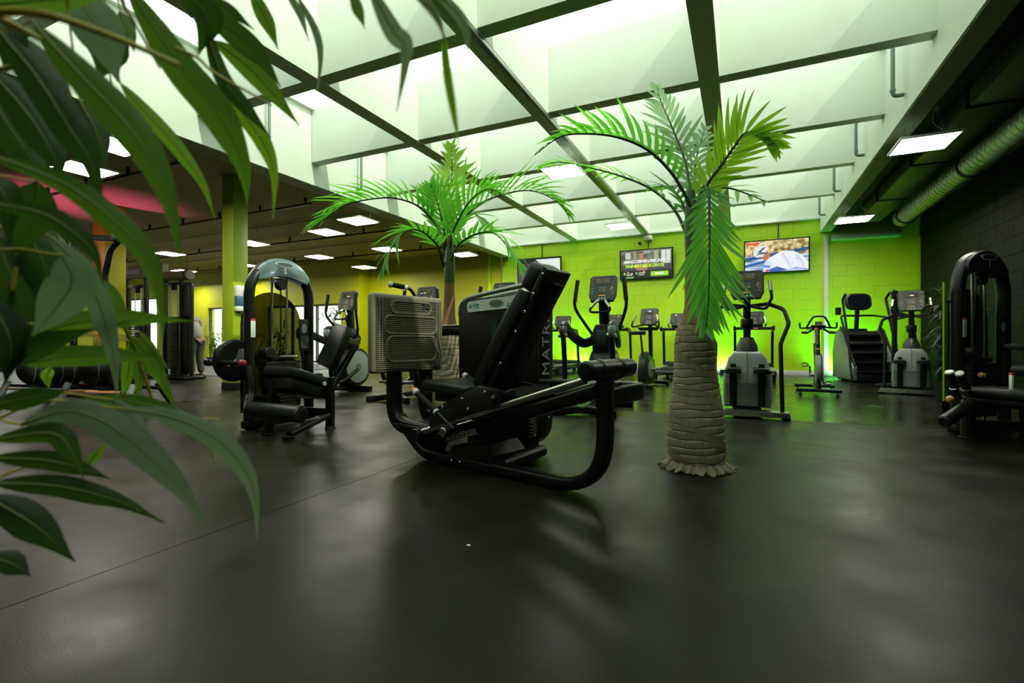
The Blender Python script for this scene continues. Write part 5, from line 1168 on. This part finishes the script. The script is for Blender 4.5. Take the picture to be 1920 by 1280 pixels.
LV = [
 ([(235, -30), (335, 120), (412, 220), (455, 310), (464, 385)], 62, FM, .62, .70),
 ([(402, 135), (440, 192), (490, 262), (514, 325), (512, 410)], 32, FY, .72, .76),
 ([(385, 50), (420, 150), (470, 212), (508, 258)], 30, FD, .70, .72),
 ([(385, 30), (440, 62), (490, 110), (527, 164)], 44, FD, .74, .78),
 ([(400, 75), (470, 130), (520, 185), (562, 236)], 38, FM, .76, .8),
 ([(385, -5), (430, 20), (477, 56)], 24, FD, .72, .74),
 ([(470, -20), (500, 40), (522, 93)], 28, FM, .78, .8),
 ([(535, -20), (562, 25), (579, 78)], 15, FG, .8, .8),
 ([(556, -10), (590, 55), (601, 110), (592, 192)], 14, FG, .8, .82),
 ([(658, -15), (672, 20), (684, 54)], 22, FM, .6, .6),
 ([(690, -30), (738, 60), (762, 95), (744, 210)], 36, FG, .55, .56),
 ([(774, -15), (818, 30), (833, 75)], 16, FG, .52, .52),
 ([(833, 66), (836, 120), (852, 219), (861, 276)], 17, FY, .52, .54),
 ([(815, -15), (868, 40), (879, 112)], 20, FG, .52, .52),
 ([(60, 40), (150, 140), (233, 227), (283, 300), (320, 390), (339, 494)], 66, FM, .48, .50),
 ([(0, 60), (70, 145), (130, 240), (173, 310), (192, 425)], 62, FD, .50, .52),
 ([(-30, 120), (50, 210), (100, 290), (116, 335)], 60, FD, .55, .56),
 ([(-20, 290), (85, 328), (150, 362), (219, 417), (266, 466), (292, 525), (304, 590), (300, 660)], 44, FM, .46, .50),
 ([(-20, 380), (78, 400), (140, 437), (175, 475), (196, 538)], 40, FD, .48, .5),
 ([(125, -30), (187, 60), (222, 155)], 84, FG, .66, .68),
 ([(330, -30), (388, 30), (372, 104)], 58, FD, .68, .70),
 ([(225, 155), (275, 212), (335, 280), (380, 345), (403, 410)], 28, FY, .72, .74),
 ([(210, 160), (250, 215), (305, 292)], 18, FM, .74, .75),
 ([(150, 190), (182, 250), (200, 312)], 44, FD, .60, .60),
 ([(70, 340), (60, 410), (28, 482)], 66, FD, .62, .62),
 ([(118, 478), (135, 530), (95, 590), (60, 628)], 74, FG, .60, .60),
 ([(90, 440), (148, 495), (178, 550), (200, 615), (215, 685), (220, 750)], 40, FG, .66, .70),
 ([(60, 628), (150, 604), (260, 596), (362, 602)], 42, FM, .70, .72),
 ([(-15, 700), (60, 655), (120, 632), (180, 615)], 42, FD, .64, .68),
 ([(40, 682), (125, 668), (220, 666), (304, 675)], 40, FM, .72, .74),
 ([(248, 630), (275, 665), (302, 708), (332, 774)], 30, FM, .80, .84),
 ([(262, 622), (290, 658), (319, 697)], 13, FM, .82, .84),
 ([(246, 636), (240, 700), (227, 748)], 22, FY, .80, .80),
 ([(255, 640), (262, 700), (257, 754)], 20, FM, .82, .82),
 ([(38, 796), (137, 770), (230, 812), (306, 881), (355, 936), (386, 987)], 54, FG, .62, .66),
 ([(45, 795), (164, 755), (246, 752), (328, 774), (383, 820), (403, 872)], 26, FM, .70, .74),
 ([(232, 766), (328, 783), (405, 821), (459, 880), (479, 940), (482, 1009)], 38, FG, .64, .68),
 ([(-15, 824), (98, 812), (135, 848), (157, 897)], 40, FM, .60, .60),
 ([(-15, 858), (82, 862), (153, 878), (210, 899)], 36, FD, .62, .64),
 ([(-15, 905), (109, 911), (219, 938), (308, 979)], 40, FD, .60, .64),
 ([(-25, 930), (66, 985), (141, 1053)], 60, FD, .56, .58),
 ([(-20, 1040), (25, 1058), (58, 1080)], 40, FD, .58, .58),
 ([(158, 878), (180, 853), (203, 829)], 17, FM, .74, .74),
 ([(212, 748), (246, 788), (292, 818)], 34, FG, .70, .70),
 ([(-10, 440), (30, 540), (55, 650)], 90, FD, .66, .66),
 ([(20, 390), (85, 500), (92, 615)], 80, FD, .68, .68),
 ([(-20, 10), (90, 0), (225, -8)], 46, FM, .6, .6),
 ([(-20, 180), (40, 270), (92, 345)], 66, FD, .6, .6),
 ([(30, 60), (100, 170), (148, 305)], 56, FD, .58, .58),
 ([(115, 520), (75, 570), (45, 600)], 44, FY, .78, .78),
 ([(75, 560), (60, 600), (35, 660)], 36, FY, .80, .80),
 ([(150, 540), (130, 590), (140, 640)], 36, FY, .82, .82),
 ([(-20, 560), (20, 640), (10, 720)], 60, FD, .64, .64),
 ([(-20, 760), (60, 745), (130, 730)], 40, FD, .62, .62),
 ([(170, 520), (215, 560), (245, 632)], 26, FM, .76, .78),
 ([(95, 690), (88, 705), (92, 730)], 18, FY, .82, .82),
 ([(-20, 30), (15, 70), (10, 140)], 60, FD, .56, .56),
 ([(225, 20), (240, 60), (252, 98)], 28, FM, .78, .78),
 ([(180, 10), (200, 90), (186, 150)], 70, FD, .72, .72),
 ([(-20, 330), (10, 370), (18, 460)], 50, FD, .58, .58),
]
for l in LV:
    leaf(*l)
    b_ = at(*l[0][0], l[3])-BL                      # a thin stalk ties each leaf to the trunk
    a_ = V((0.01, 0, min(1.8, max(0.35, b_.z-0.12))))
    md = a_.lerp(b_, 0.6)+V((0, 0, 0.05))
    if l[0][0][1] < 200 and l[0][0][0] > 100:       # upper leaves hang from arching stalks
        a_.z = 1.72; md = a_.lerp(b_, 0.75); md.z = max(1.55, b_.z+0.28)
    m = MB(); m.tube(spline([a_, md, b_], 5), [0.0028-0.0016*i/10 for i in range(11)], 5); m.build('stalk', STEM, bush)
stem([(-60, 30), (0, 22), (77, 25), (160, 50), (247, 83), (337, 123)], 0.0032, .45, .46)
stem([(-40, 0), (0, 33), (40, 55), (78, 76)], 0.003, .46)
stem([(222, -40), (232, 10), (250, 40), (300, 128)], 0.0018, .47, .60)
stem([(330, 90), (370, 108), (402, 137), (470, 175), (510, 198)], 0.0016, .58)
stem([(-60, 650), (0, 640), (62, 630), (180, 614), (260, 596)], 0.0022, .68, .72)
stem([(-60, 690), (0, 640), (30, 618), (60, 606)], 0.003, .66)
stem([(10, 640), (20, 590), (25, 540), (30, 500)], 0.003, .66)
stem([(95, 435), (130, 470), (170, 530), (215, 585), (245, 636), (265, 690), (290, 760)], 0.0028, .72, .84)
stem([(40, 796), (90, 786), (165, 768), (230, 768), (300, 778), (410, 786)], 0.0016, .70, .74)
stem([(-60, 135), (0, 130), (35, 122)], 0.0028, .52)
# ------------------------------------------------------------------ far left: cable station, racks, plants, person, column dispenser
OLV = mat('olive_powder_coat', (0.10, 0.095, 0.03), 0.45, var=0.1)
def cable_station():
    t = thing('cable_station', 'large black multi cable station with olive top beam in the far left hall', 'gym machine', (-12.15, 6.9, 0), 0)
    for x in (-1.5, -0.75, 0.0, 0.62):
        m = MB(); m.sweep([(x, 0, 0.0), (x, 0, 2.42)], rrect(0.09, 0.09, 0.015), hint=(1, 0, 0)); m.build('upright', BLK, t)
    m = MB(); m.sweep([(-3.3, -0.05, 2.52), (0.1, -0.05, 2.50)], rrect(0.30, 0.14, 0.02), hint=(0, 0, 1)); tb = m.build('top_beam', OLV, t)
    m = MB(); m.box((-1.2, -0.125, 2.51), (0.9, 0.006, 0.10)); m.build('beam_plate', GREY, tb)
    m = MB(); m.cyl((0.1, -0.02, 2.36), (0.95, -0.02, 2.34), 0.11, n=20, bev=0.02); m.build('roll', mat('olive_grey_roll', (0.17, 0.16, 0.10), 0.6), t)
    for x in (0.05, 0.9): MB().cyl((x-0.03, -0.02, 2.35), (x+0.03, -0.02, 2.35), 0.125, n=20, bev=0.01).build('roll_ring', BLKSAT, t)
    for x0_, x1_ in ((-1.5, -0.75), (0.0, 0.62)):
        f = MB()
        for z in (0.06, 0.25, 2.18): f.box(((x0_+x1_)/2, 0, z), (x1_-x0_, 0.08, 0.07), bev=0.01)
        f.build('cross_member', BLK, t)
        for k in range(18): MB().box(((x0_+x1_)/2, 0.02, 0.32+k*0.055), (0.42, 0.12, 0.048), bev=0.005, seg=1).build('weight_plate', BLKSAT, t)
        for s in (-0.12, 0.12): MB().cyl(((x0_+x1_)/2+s, 0.02, 0.1), ((x0_+x1_)/2+s, 0.02, 2.2), 0.012, n=8).build('guide_rod', STEEL, t)
        MB().cyl(((x0_+x1_)/2-0.02, -0.04, 2.10), ((x0_+x1_)/2+0.02, 0.06, 2.10), 0.07, bev=0.01).build('pulley', BLKSAT, t)
    for x in (-1.4, 0.70):
        m = MB(); m.box((x, -0.06, 1.35), (0.10, 0.12, 0.14), bev=0.02); m.cyl((x, -0.15, 1.35), (x, -0.10, 1.35), 0.05); m.build('cable_carriage', BLKSAT, t)
        m = MB(); m.tube([(x, -0.14, 1.35), (x-0.05, -0.16, 1.0)], 0.006, 5); m.build('cable', BLKSAT, t)
        m = MB(); m.cyl((x-0.13, -0.16, 0.98), (x+0.03, -0.16, 0.98), 0.018); m.build('cable_handle', RUB, t)
    m = MB(); m.sweep(fillet([(0.62, 0.0, 2.15), (0.98, 0, 2.15), (0.98, 0, 0.05)], 0.1), rrect(0.07, 0.07, 0.015), hint=(0, 1, 0)); m.build('side_frame', BLK, t)
    MB().box((-0.3, 0.0, 0.04), (2.8, 0.5, 0.06), bev=0.015).build('base', BLK, t)
    MB().box((0.80, -0.01, 1.12), (0.29, 0.02, 2.0), bev=0.005).build('side_guard', BLKSAT, t)
    for x in (-1.125, 0.31): MB().box((x, 0.12, 0.75), (0.66, 0.012, 1.35), bev=0.004).build('stack_dark_sheet', BLKSAT, t)  # dark sheets added so the backlit stacks read black
    return t
cable_station()
t = thing('pull_up_frame', 'black pull up frame with bent handle arm high behind the foreground leaves', 'gym machine', (-8.6, 4.3, 0), 0)
m = MB(); m.sweep([(-1.6, 0.0, 2.62), (0.0, 0.0, 2.42)], rrect(0.09, 0.07, 0.02), hint=(0, 0, 1)); m.build('top_bar', BLK, t)
m = MB(); m.tube(fillet([(-0.10, 0, 2.44), (-0.40, 0, 2.30), (-0.55, 0, 1.9), (-0.55, 0.0, 0.05)], 0.25), 0.045, 10); m.build('bent_arm', BLK, t)
m = MB(); m.sweep([(-1.5, 0, 0.03), (-1.5, 0, 2.6)], rrect(0.1, 0.08, 0.02), hint=(1, 0, 0)); m.build('upright', BLK, t)
m = MB(); m.box((-1.0, 0, 0.03), (1.3, 0.7, 0.06), bev=0.02); m.build('base', BLK, t)
MB().cyl((-0.1, -0.12, 2.43), (-0.1, 0.12, 2.43), 0.05, bev=0.01).build('grip_end', RUB, t)
# ball rack with balls
t = thing('ball_rack', 'low grey framed rack holding dark exercise balls behind the leaves', 'rack', (-8.1, 3.55, 0), D(10))
for x in (-1.15, 0.0, 1.13):
    y_ = -0.16
    m = MB(); m.sweep([(x, -0.30, 0.0), (x-0.02, y_, 0.30)], rrect(0.07, 0.06, 0.015), hint=(1, 0, 0)); m.build('leg', GREY, t)
    y_ = 0.16
    m = MB(); m.sweep([(x, 0.35, 0.0), (x-0.02, y_, 0.30)], rrect(0.07, 0.06, 0.015), hint=(1, 0, 0)); m.build('leg', BLK, t)
for z, y in ((0.24, -0.13), (0.24, 0.13)):
    m = MB(); m.cyl((-1.2, y, z), (1.18, y, z), 0.022); m.build('shelf_bar', BLK, t)
MB().box((-0.12, -0.205, 0.20), (2.1, 0.012, 0.03), bev=0.003).build('edge_strip', PEACH, t)
bg = 'dark exercise balls on the low rack'
for k, nm in enumerate(('nearest the left edge', 'second from the left edge', 'third from the left edge', 'nearest the lime column')):
    x = (-0.84, -0.32, 0.32, 0.82)[k]; c, s = math.cos(D(10)), math.sin(D(10))
    o = thing('exercise_ball', 'dark ribbed exercise ball on the low rack, '+nm, 'ball', (-8.1+c*x, 3.55+s*x, 0.456), 0, bg)
    MB().ball((0, 0, 0), 0.23, n=24).build('ball', BLKSAT, o)
    m = MB()
    for a in (-0.5, 0, 0.5): m.lathe([(0.23*math.cos(a)+0.000, 0.23*math.sin(a)-0.004), (0.23*math.cos(a)+0.004, 0.23*math.sin(a)), (0.23*math.cos(a), 0.23*math.sin(a)+0.004)], 28, (0, 0, 0), (PI/2, 0, 0))
    m.build('ridge', GREY, o)
# white bench near the person
t = thing('exercise_bench', 'small white topped bench beside the person at the cable station', 'bench', (-10.6, 7.95, 0), D(35))
MB().box((0, 0, 0.92), (0.16, 0.30, 0.05), bev=0.02).build('saddle', WPLAST, t)
m = MB(); m.sweep([(0, 0, 0.9), (0.0, 0.1, 0.10)], rrect(0.05, 0.05, 0.01), hint=(1, 0, 0)); m.sweep([(0, 0.1, 0.5), (0.0, 0.75, 0.95)], rrect(0.05, 0.05, 0.01), hint=(1, 0, 0)); m.sweep([(-0.25, -0.2, 0.04), (0.25, -0.2, 0.04)], rrect(0.05, 0.06, 0.01)); m.sweep([(-0.25, 0.7, 0.04), (0.25, 0.7, 0.04)], rrect(0.05, 0.06, 0.01)); m.sweep([(0, -0.2, 0.06), (0, 0.7, 0.06)], rrect(0.05, 0.06, 0.01)); m.build('frame', STEEL, t)
m = MB(); m.cyl((-0.03, 0.6, 0.35), (0.03, 0.6, 0.35), 0.24, n=28, bev=0.01); m.build('wheel', BLKSAT, t)
m = MB(); m.tube([(-0.2, 0.75, 1.0), (0.2, 0.75, 1.0)], 0.018, 8); m.build('handlebar', RUB, t)
# dispenser on the column
t = thing('towel_dispenser', 'white and blue dispenser fixed to the lime column', 'dispenser', (-8.05, 5.84, 1.62), 0)
MB().box((0, 0, 0.12), (0.09, 0.22, 0.20), bev=0.02).build('upper_body', WPLAST, t)
MB().box((0, 0, -0.06), (0.085, 0.205, 0.17), bev=0.01).build('tank', BLUE, t)
MB().box((0, 0, -0.19), (0.095, 0.22, 0.10), bev=0.03).build('lower_body', WPLAST, t)
MB().cyl((0.0, 0, -0.26), (0.0, 0, -0.235), 0.025).build('nozzle', GREY, t)

# person bending at the cable station, made as one skinned body
def skinned(name, verts, edges, radii, m, parent, root=0, sub=2):
    me = bpy.data.meshes.new(name); me.from_pydata([V(v) for v in verts], edges, [])
    o = bpy.data.objects.new(name, me); C.objects.link(o)
    if parent: o.parent = parent
    sm = o.modifiers.new('skin', 'SKIN'); sm.use_smooth_shade = True
    for i, r in enumerate(radii):
        d = me.skin_vertices[0].data[i]; d.radius = (r, r) if not isinstance(r, tuple) else r
        d.use_root = (i == root)
    ss = o.modifiers.new('subdivision', 'SUBSURF'); ss.levels = sub; ss.render_levels = sub
    me.materials.append(m)
    return o
SKINM = mat('skin', (0.42, 0.20, 0.12), 0.5, var=0.08); SHIRT = mat('grey_shirt_cloth', (0.30, 0.31, 0.27), 0.8, var=0.1, vscale=20, bump=0.2, bscale=30)
TROU = mat('grey_trouser_cloth', (0.10, 0.105, 0.09), 0.85, var=0.15, vscale=20, bump=0.2, bscale=30); SHOE = mat('dark_shoe', (0.03, 0.03, 0.03), 0.6); HAIR = mat('brown_hair', (0.05, 0.03, 0.018), 0.6)
t = thing('person', 'person in grey shirt and grey trousers leaning into the cable station', 'person', (-11.72, 7.36, 0), D(97))
# local: faces +y; after the turn the person faces -x, leaning to the cable post
pv, ch, nk, hd = (0, 0, 0.95), (0, 0.14, 1.28), (0, 0.24, 1.43), (0, 0.36, 1.56)
vts = [pv, (0, 0.06, 1.10), ch, (0, 0.2, 1.38), nk, (0, 0.28, 1.49), hd, (0, 0.40, 1.65)]
eds = [(0, 1), (1, 2), (2, 3), (3, 4), (4, 5), (5, 6), (6, 7)]
rad = [(0.15, 0.115), (0.135, 0.105), (0.16, 0.115), (0.10, 0.08), 0.055, 0.055, (0.08, 0.095), 0.065]
def add(i, pts):
    last = i
    for p, r in pts:
        vts.append(p); rad.append(r); eds.append((last, len(vts)-1)); last = len(vts)-1
    return last
for s in (-1, 1):
    add(3, [((s*0.17, 0.17, 1.37), 0.06), ((s*0.22, 0.20, 1.20), 0.047), ((s*0.23, 0.26, 1.06), 0.040), ((s*0.20, 0.40, 1.0), 0.034), ((s*0.18, 0.47, 1.0), 0.026), ((s*0.175, 0.53, 1.0), (0.02, 0.038))])
    add(0, [((s*0.10, 0.0, 0.86), 0.095), ((s*0.11, 0.05, 0.50), 0.062), ((s*0.115, 0.02, 0.30), 0.058), ((s*0.12, 0.0, 0.09), 0.040), ((s*0.12, 0.06, 0.045), 0.042), ((s*0.125, 0.15, 0.035), (0.045, 0.03))])
body = skinned('body', vts, eds, rad, SKINM, t)
skinned('shirt', [(0, 0, 0.84), (0, 0.06, 1.10), ch, (0, 0.2, 1.385), (0.18, 0.17, 1.37), (0.235, 0.21, 1.19), (-0.18, 0.17, 1.37), (-0.235, 0.21, 1.19)], [(0, 1), (1, 2), (2, 3), (3, 4), (4, 5), (3, 6), (6, 7)], [(0.185, 0.15), (0.17, 0.135), (0.18, 0.135), (0.115, 0.095), 0.078, 0.07, 0.078, 0.07], SHIRT, t)
tv = [(0, 0, 0.97)]; te = []; trd = [(0.155, 0.125)]
for s in (-1, 1):
    k = len(tv); tv += [(s*0.10, 0.0, 0.85), (s*0.11, 0.05, 0.50), (s*0.115, 0.02, 0.30), (s*0.12, 0.0, 0.10)]; trd += [0.115, 0.085, 0.08, 0.075]; te += [(0, k), (k, k+1), (k+1, k+2), (k+2, k+3)]
skinned('trousers', tv, te, trd, TROU, t)
for s in (-1, 1):
    m = MB(); m.box((s*0.122, 0.07, 0.04), (0.095, 0.27, 0.075), bev=0.03, seg=3); m.build('shoe', SHOE, t)
    for f in range(4):
        m = MB(); m.tube([(s*0.175, 0.54, 1.025-f*0.018), (s*0.172, 0.585-0.004*f*f, 1.02-f*0.018), (s*0.165, 0.59-0.004*f*f, 1.005-f*0.018)], [0.009, 0.008, 0.006], 6); m.build('finger', SKINM, t)
    m = MB(); m.tube([(s*0.165, 0.50, 1.02), (s*0.145, 0.54, 1.04), (s*0.14, 0.565, 1.035)], [0.011, 0.009, 0.006], 6); m.build('thumb', SKINM, t)
    m = MB(); m.ball((s*0.03, 0.475, 1.60), 0.011); m.build('eye', WPLAST, t)
    m = MB(); m.ball((s*0.088, 0.375, 1.58), 0.028, (0.4, 0.8, 1.2)); m.build('ear', SKINM, t)
m = MB(); m.ball((0, 0.485, 1.57), 0.018, (0.7, 0.9, 1.3)); m.build('nose', SKINM, t)
m = MB(); m.ball((0, 0.470, 1.525), 0.02, (1.2, 0.4, 0.35)); m.build('mouth', RED, t)
m = MB(); m.ball((0, 0.365, 1.645), 0.10, (0.92, 1.0, 0.75)); m.build('hair', HAIR, t)

# leafy plants in the distance
DL = leafmat('distant_leaf', (0.03, 0.08, 0.015), (0.10, 0.22, 0.015), 0.4, 0.5); DL2 = leafmat('distant_leaf_bright', (0.08, 0.17, 0.015), (0.25, 0.40, 0.02), 0.5, 0.5); DL3 = leafmat('dusky_leaf', (0.05, 0.06, 0.035), (0.06, 0.08, 0.03), 0.25, 0.55)
def bamboo(loc, label, h, n, mm, spread, seed, group='leafy plants at the walls', ll=0.22):
    rnd = random.Random(seed)
    t = thing('leafy_plant', label, 'plant', loc, 0, group)
    me = leaflet_mesh('leaf', mm, 0.35, seed)
    MB().lathe([(0.02, 0), (0.15, 0), (0.18, 0.28), (0.165, 0.28), (0.15, 0.24), (0.02, 0.23)], 18).build('pot', BLKSAT, t)
    for k in range(n):
        a = rnd.uniform(0, 2*PI); tip = V((math.cos(a)*spread*rnd.uniform(.3, 1), math.sin(a)*spread*rnd.uniform(.3, 1), h*rnd.uniform(.7, 1)))
        sp = spline([(0.03*math.cos(a), 0.03*math.sin(a), 0.22), (tip.x*0.35, tip.y*0.35, tip.z*0.6), tuple(tip)], 5)
        m = MB(); m.tube(sp, 0.006, 5); st = m.build('cane', STEM if mm is DL2 else RACH, t)
        for j in range(int(16*h)):
            p = sp[rnd.randint(3, len(sp)-1)]+V((rnd.uniform(-.03, .03), rnd.uniform(-.03, .03), rnd.uniform(-.06, .06)))
            b = rnd.uniform(0, 2*PI); d = V((math.cos(b), math.sin(b), rnd.uniform(-.5, .5))).normalized()
            up = (V((0, 0, 1))-d*d.z).normalized(); y = up.cross(d); l = ll*rnd.uniform(.6, 1.2); wd = l*0.16
            o = bpy.data.objects.new('leaf', me); C.objects.link(o); o.parent = st
            o.matrix_local = Matrix(((d.x*l, y.x*wd, up.x*l, p.x), (d.y*l, y.y*wd, up.y*l, p.y), (d.z*l, y.z*wd, up.z*l, p.z), (0, 0, 0, 1)))
    return t
bamboo((-11.2, 11.2, 0), 'dark bamboo like plant seen through the arch of the leg extension', 1.9, 8, DL, 0.5, 21, ll=0.3)
bamboo((-13.2, 11.0, 0.012), 'dark bamboo like plant behind the leg extension pivot, left of the arch plant', 1.6, 6, DL, 0.45, 22, ll=0.3)
bamboo((-17.0, 11.2, 0.012), 'bright leafy plant standing before the yellow wall behind the person', 1.5, 8, DL2, 0.5, 23, ll=0.3)
bamboo((-15.6, 11.3, 0.012), 'bright leafy plant standing against the lime column edge', 1.3, 6, DL2, 0.4, 24, ll=0.3)
bamboo((-8.4, 12.6, 0), 'dark bush between cross trainer console and foot plate', 1.25, 7, DL, 0.45, 25)
bamboo((-5.9, 12.9, 0), 'dark bush seen between palm trunk and weight tower', 1.25, 7, DL, 0.45, 26)
bamboo((2.74, 9.15, 0), 'dusky bamboo plant before the dark wall beside the corner stepper', 1.75, 7, DL3, 0.36, 27, ll=0.28)
# hanging strap, litter, edge mat
t = thing('hanging_strap', 'yellow green strap hanging from the ceiling behind the leg curl arch', 'strap', (3.35, 7.7, 0))
m = MB(); m.sweep(spline([(0.0, 0.0, 3.85), (0.0, 0.0, 3.2), (-0.04, -0.02, 2.4), (-0.06, -0.02, 1.6)], 6), rrect(0.035, 0.012, 0.004), hint=(1, 0, 0)); m.build('strap', mat('strap_webbing', (0.26, 0.30, 0.03), 0.7), t)
MB().box((0.0, 0, 3.84), (0.08, 0.08, 0.06), bev=0.01).build('anchor', BLKSAT, t)
m = MB(); m.prism([(-0.008, -0.006), (0.009, -0.005), (0.006, 0.007), (-0.006, 0.006)], 'z', 0.0, 0.003); o = m.build('paper_scrap', WPLAST)
o.location = (-1.03, 1.77, 0.0); tag(o, 'tiny white paper scrap lying on the dark floor in front', 'litter')
tag(MB().box((-15.2, 9.85, 0.006), (7.4, 4.2, 0.012), bev=0.003, seg=1).build('exercise_mat', mat('grey_mat', (0.08, 0.08, 0.07), 0.6, var=0.2)), 'large grey floor mat in the far left hall', 'mat')
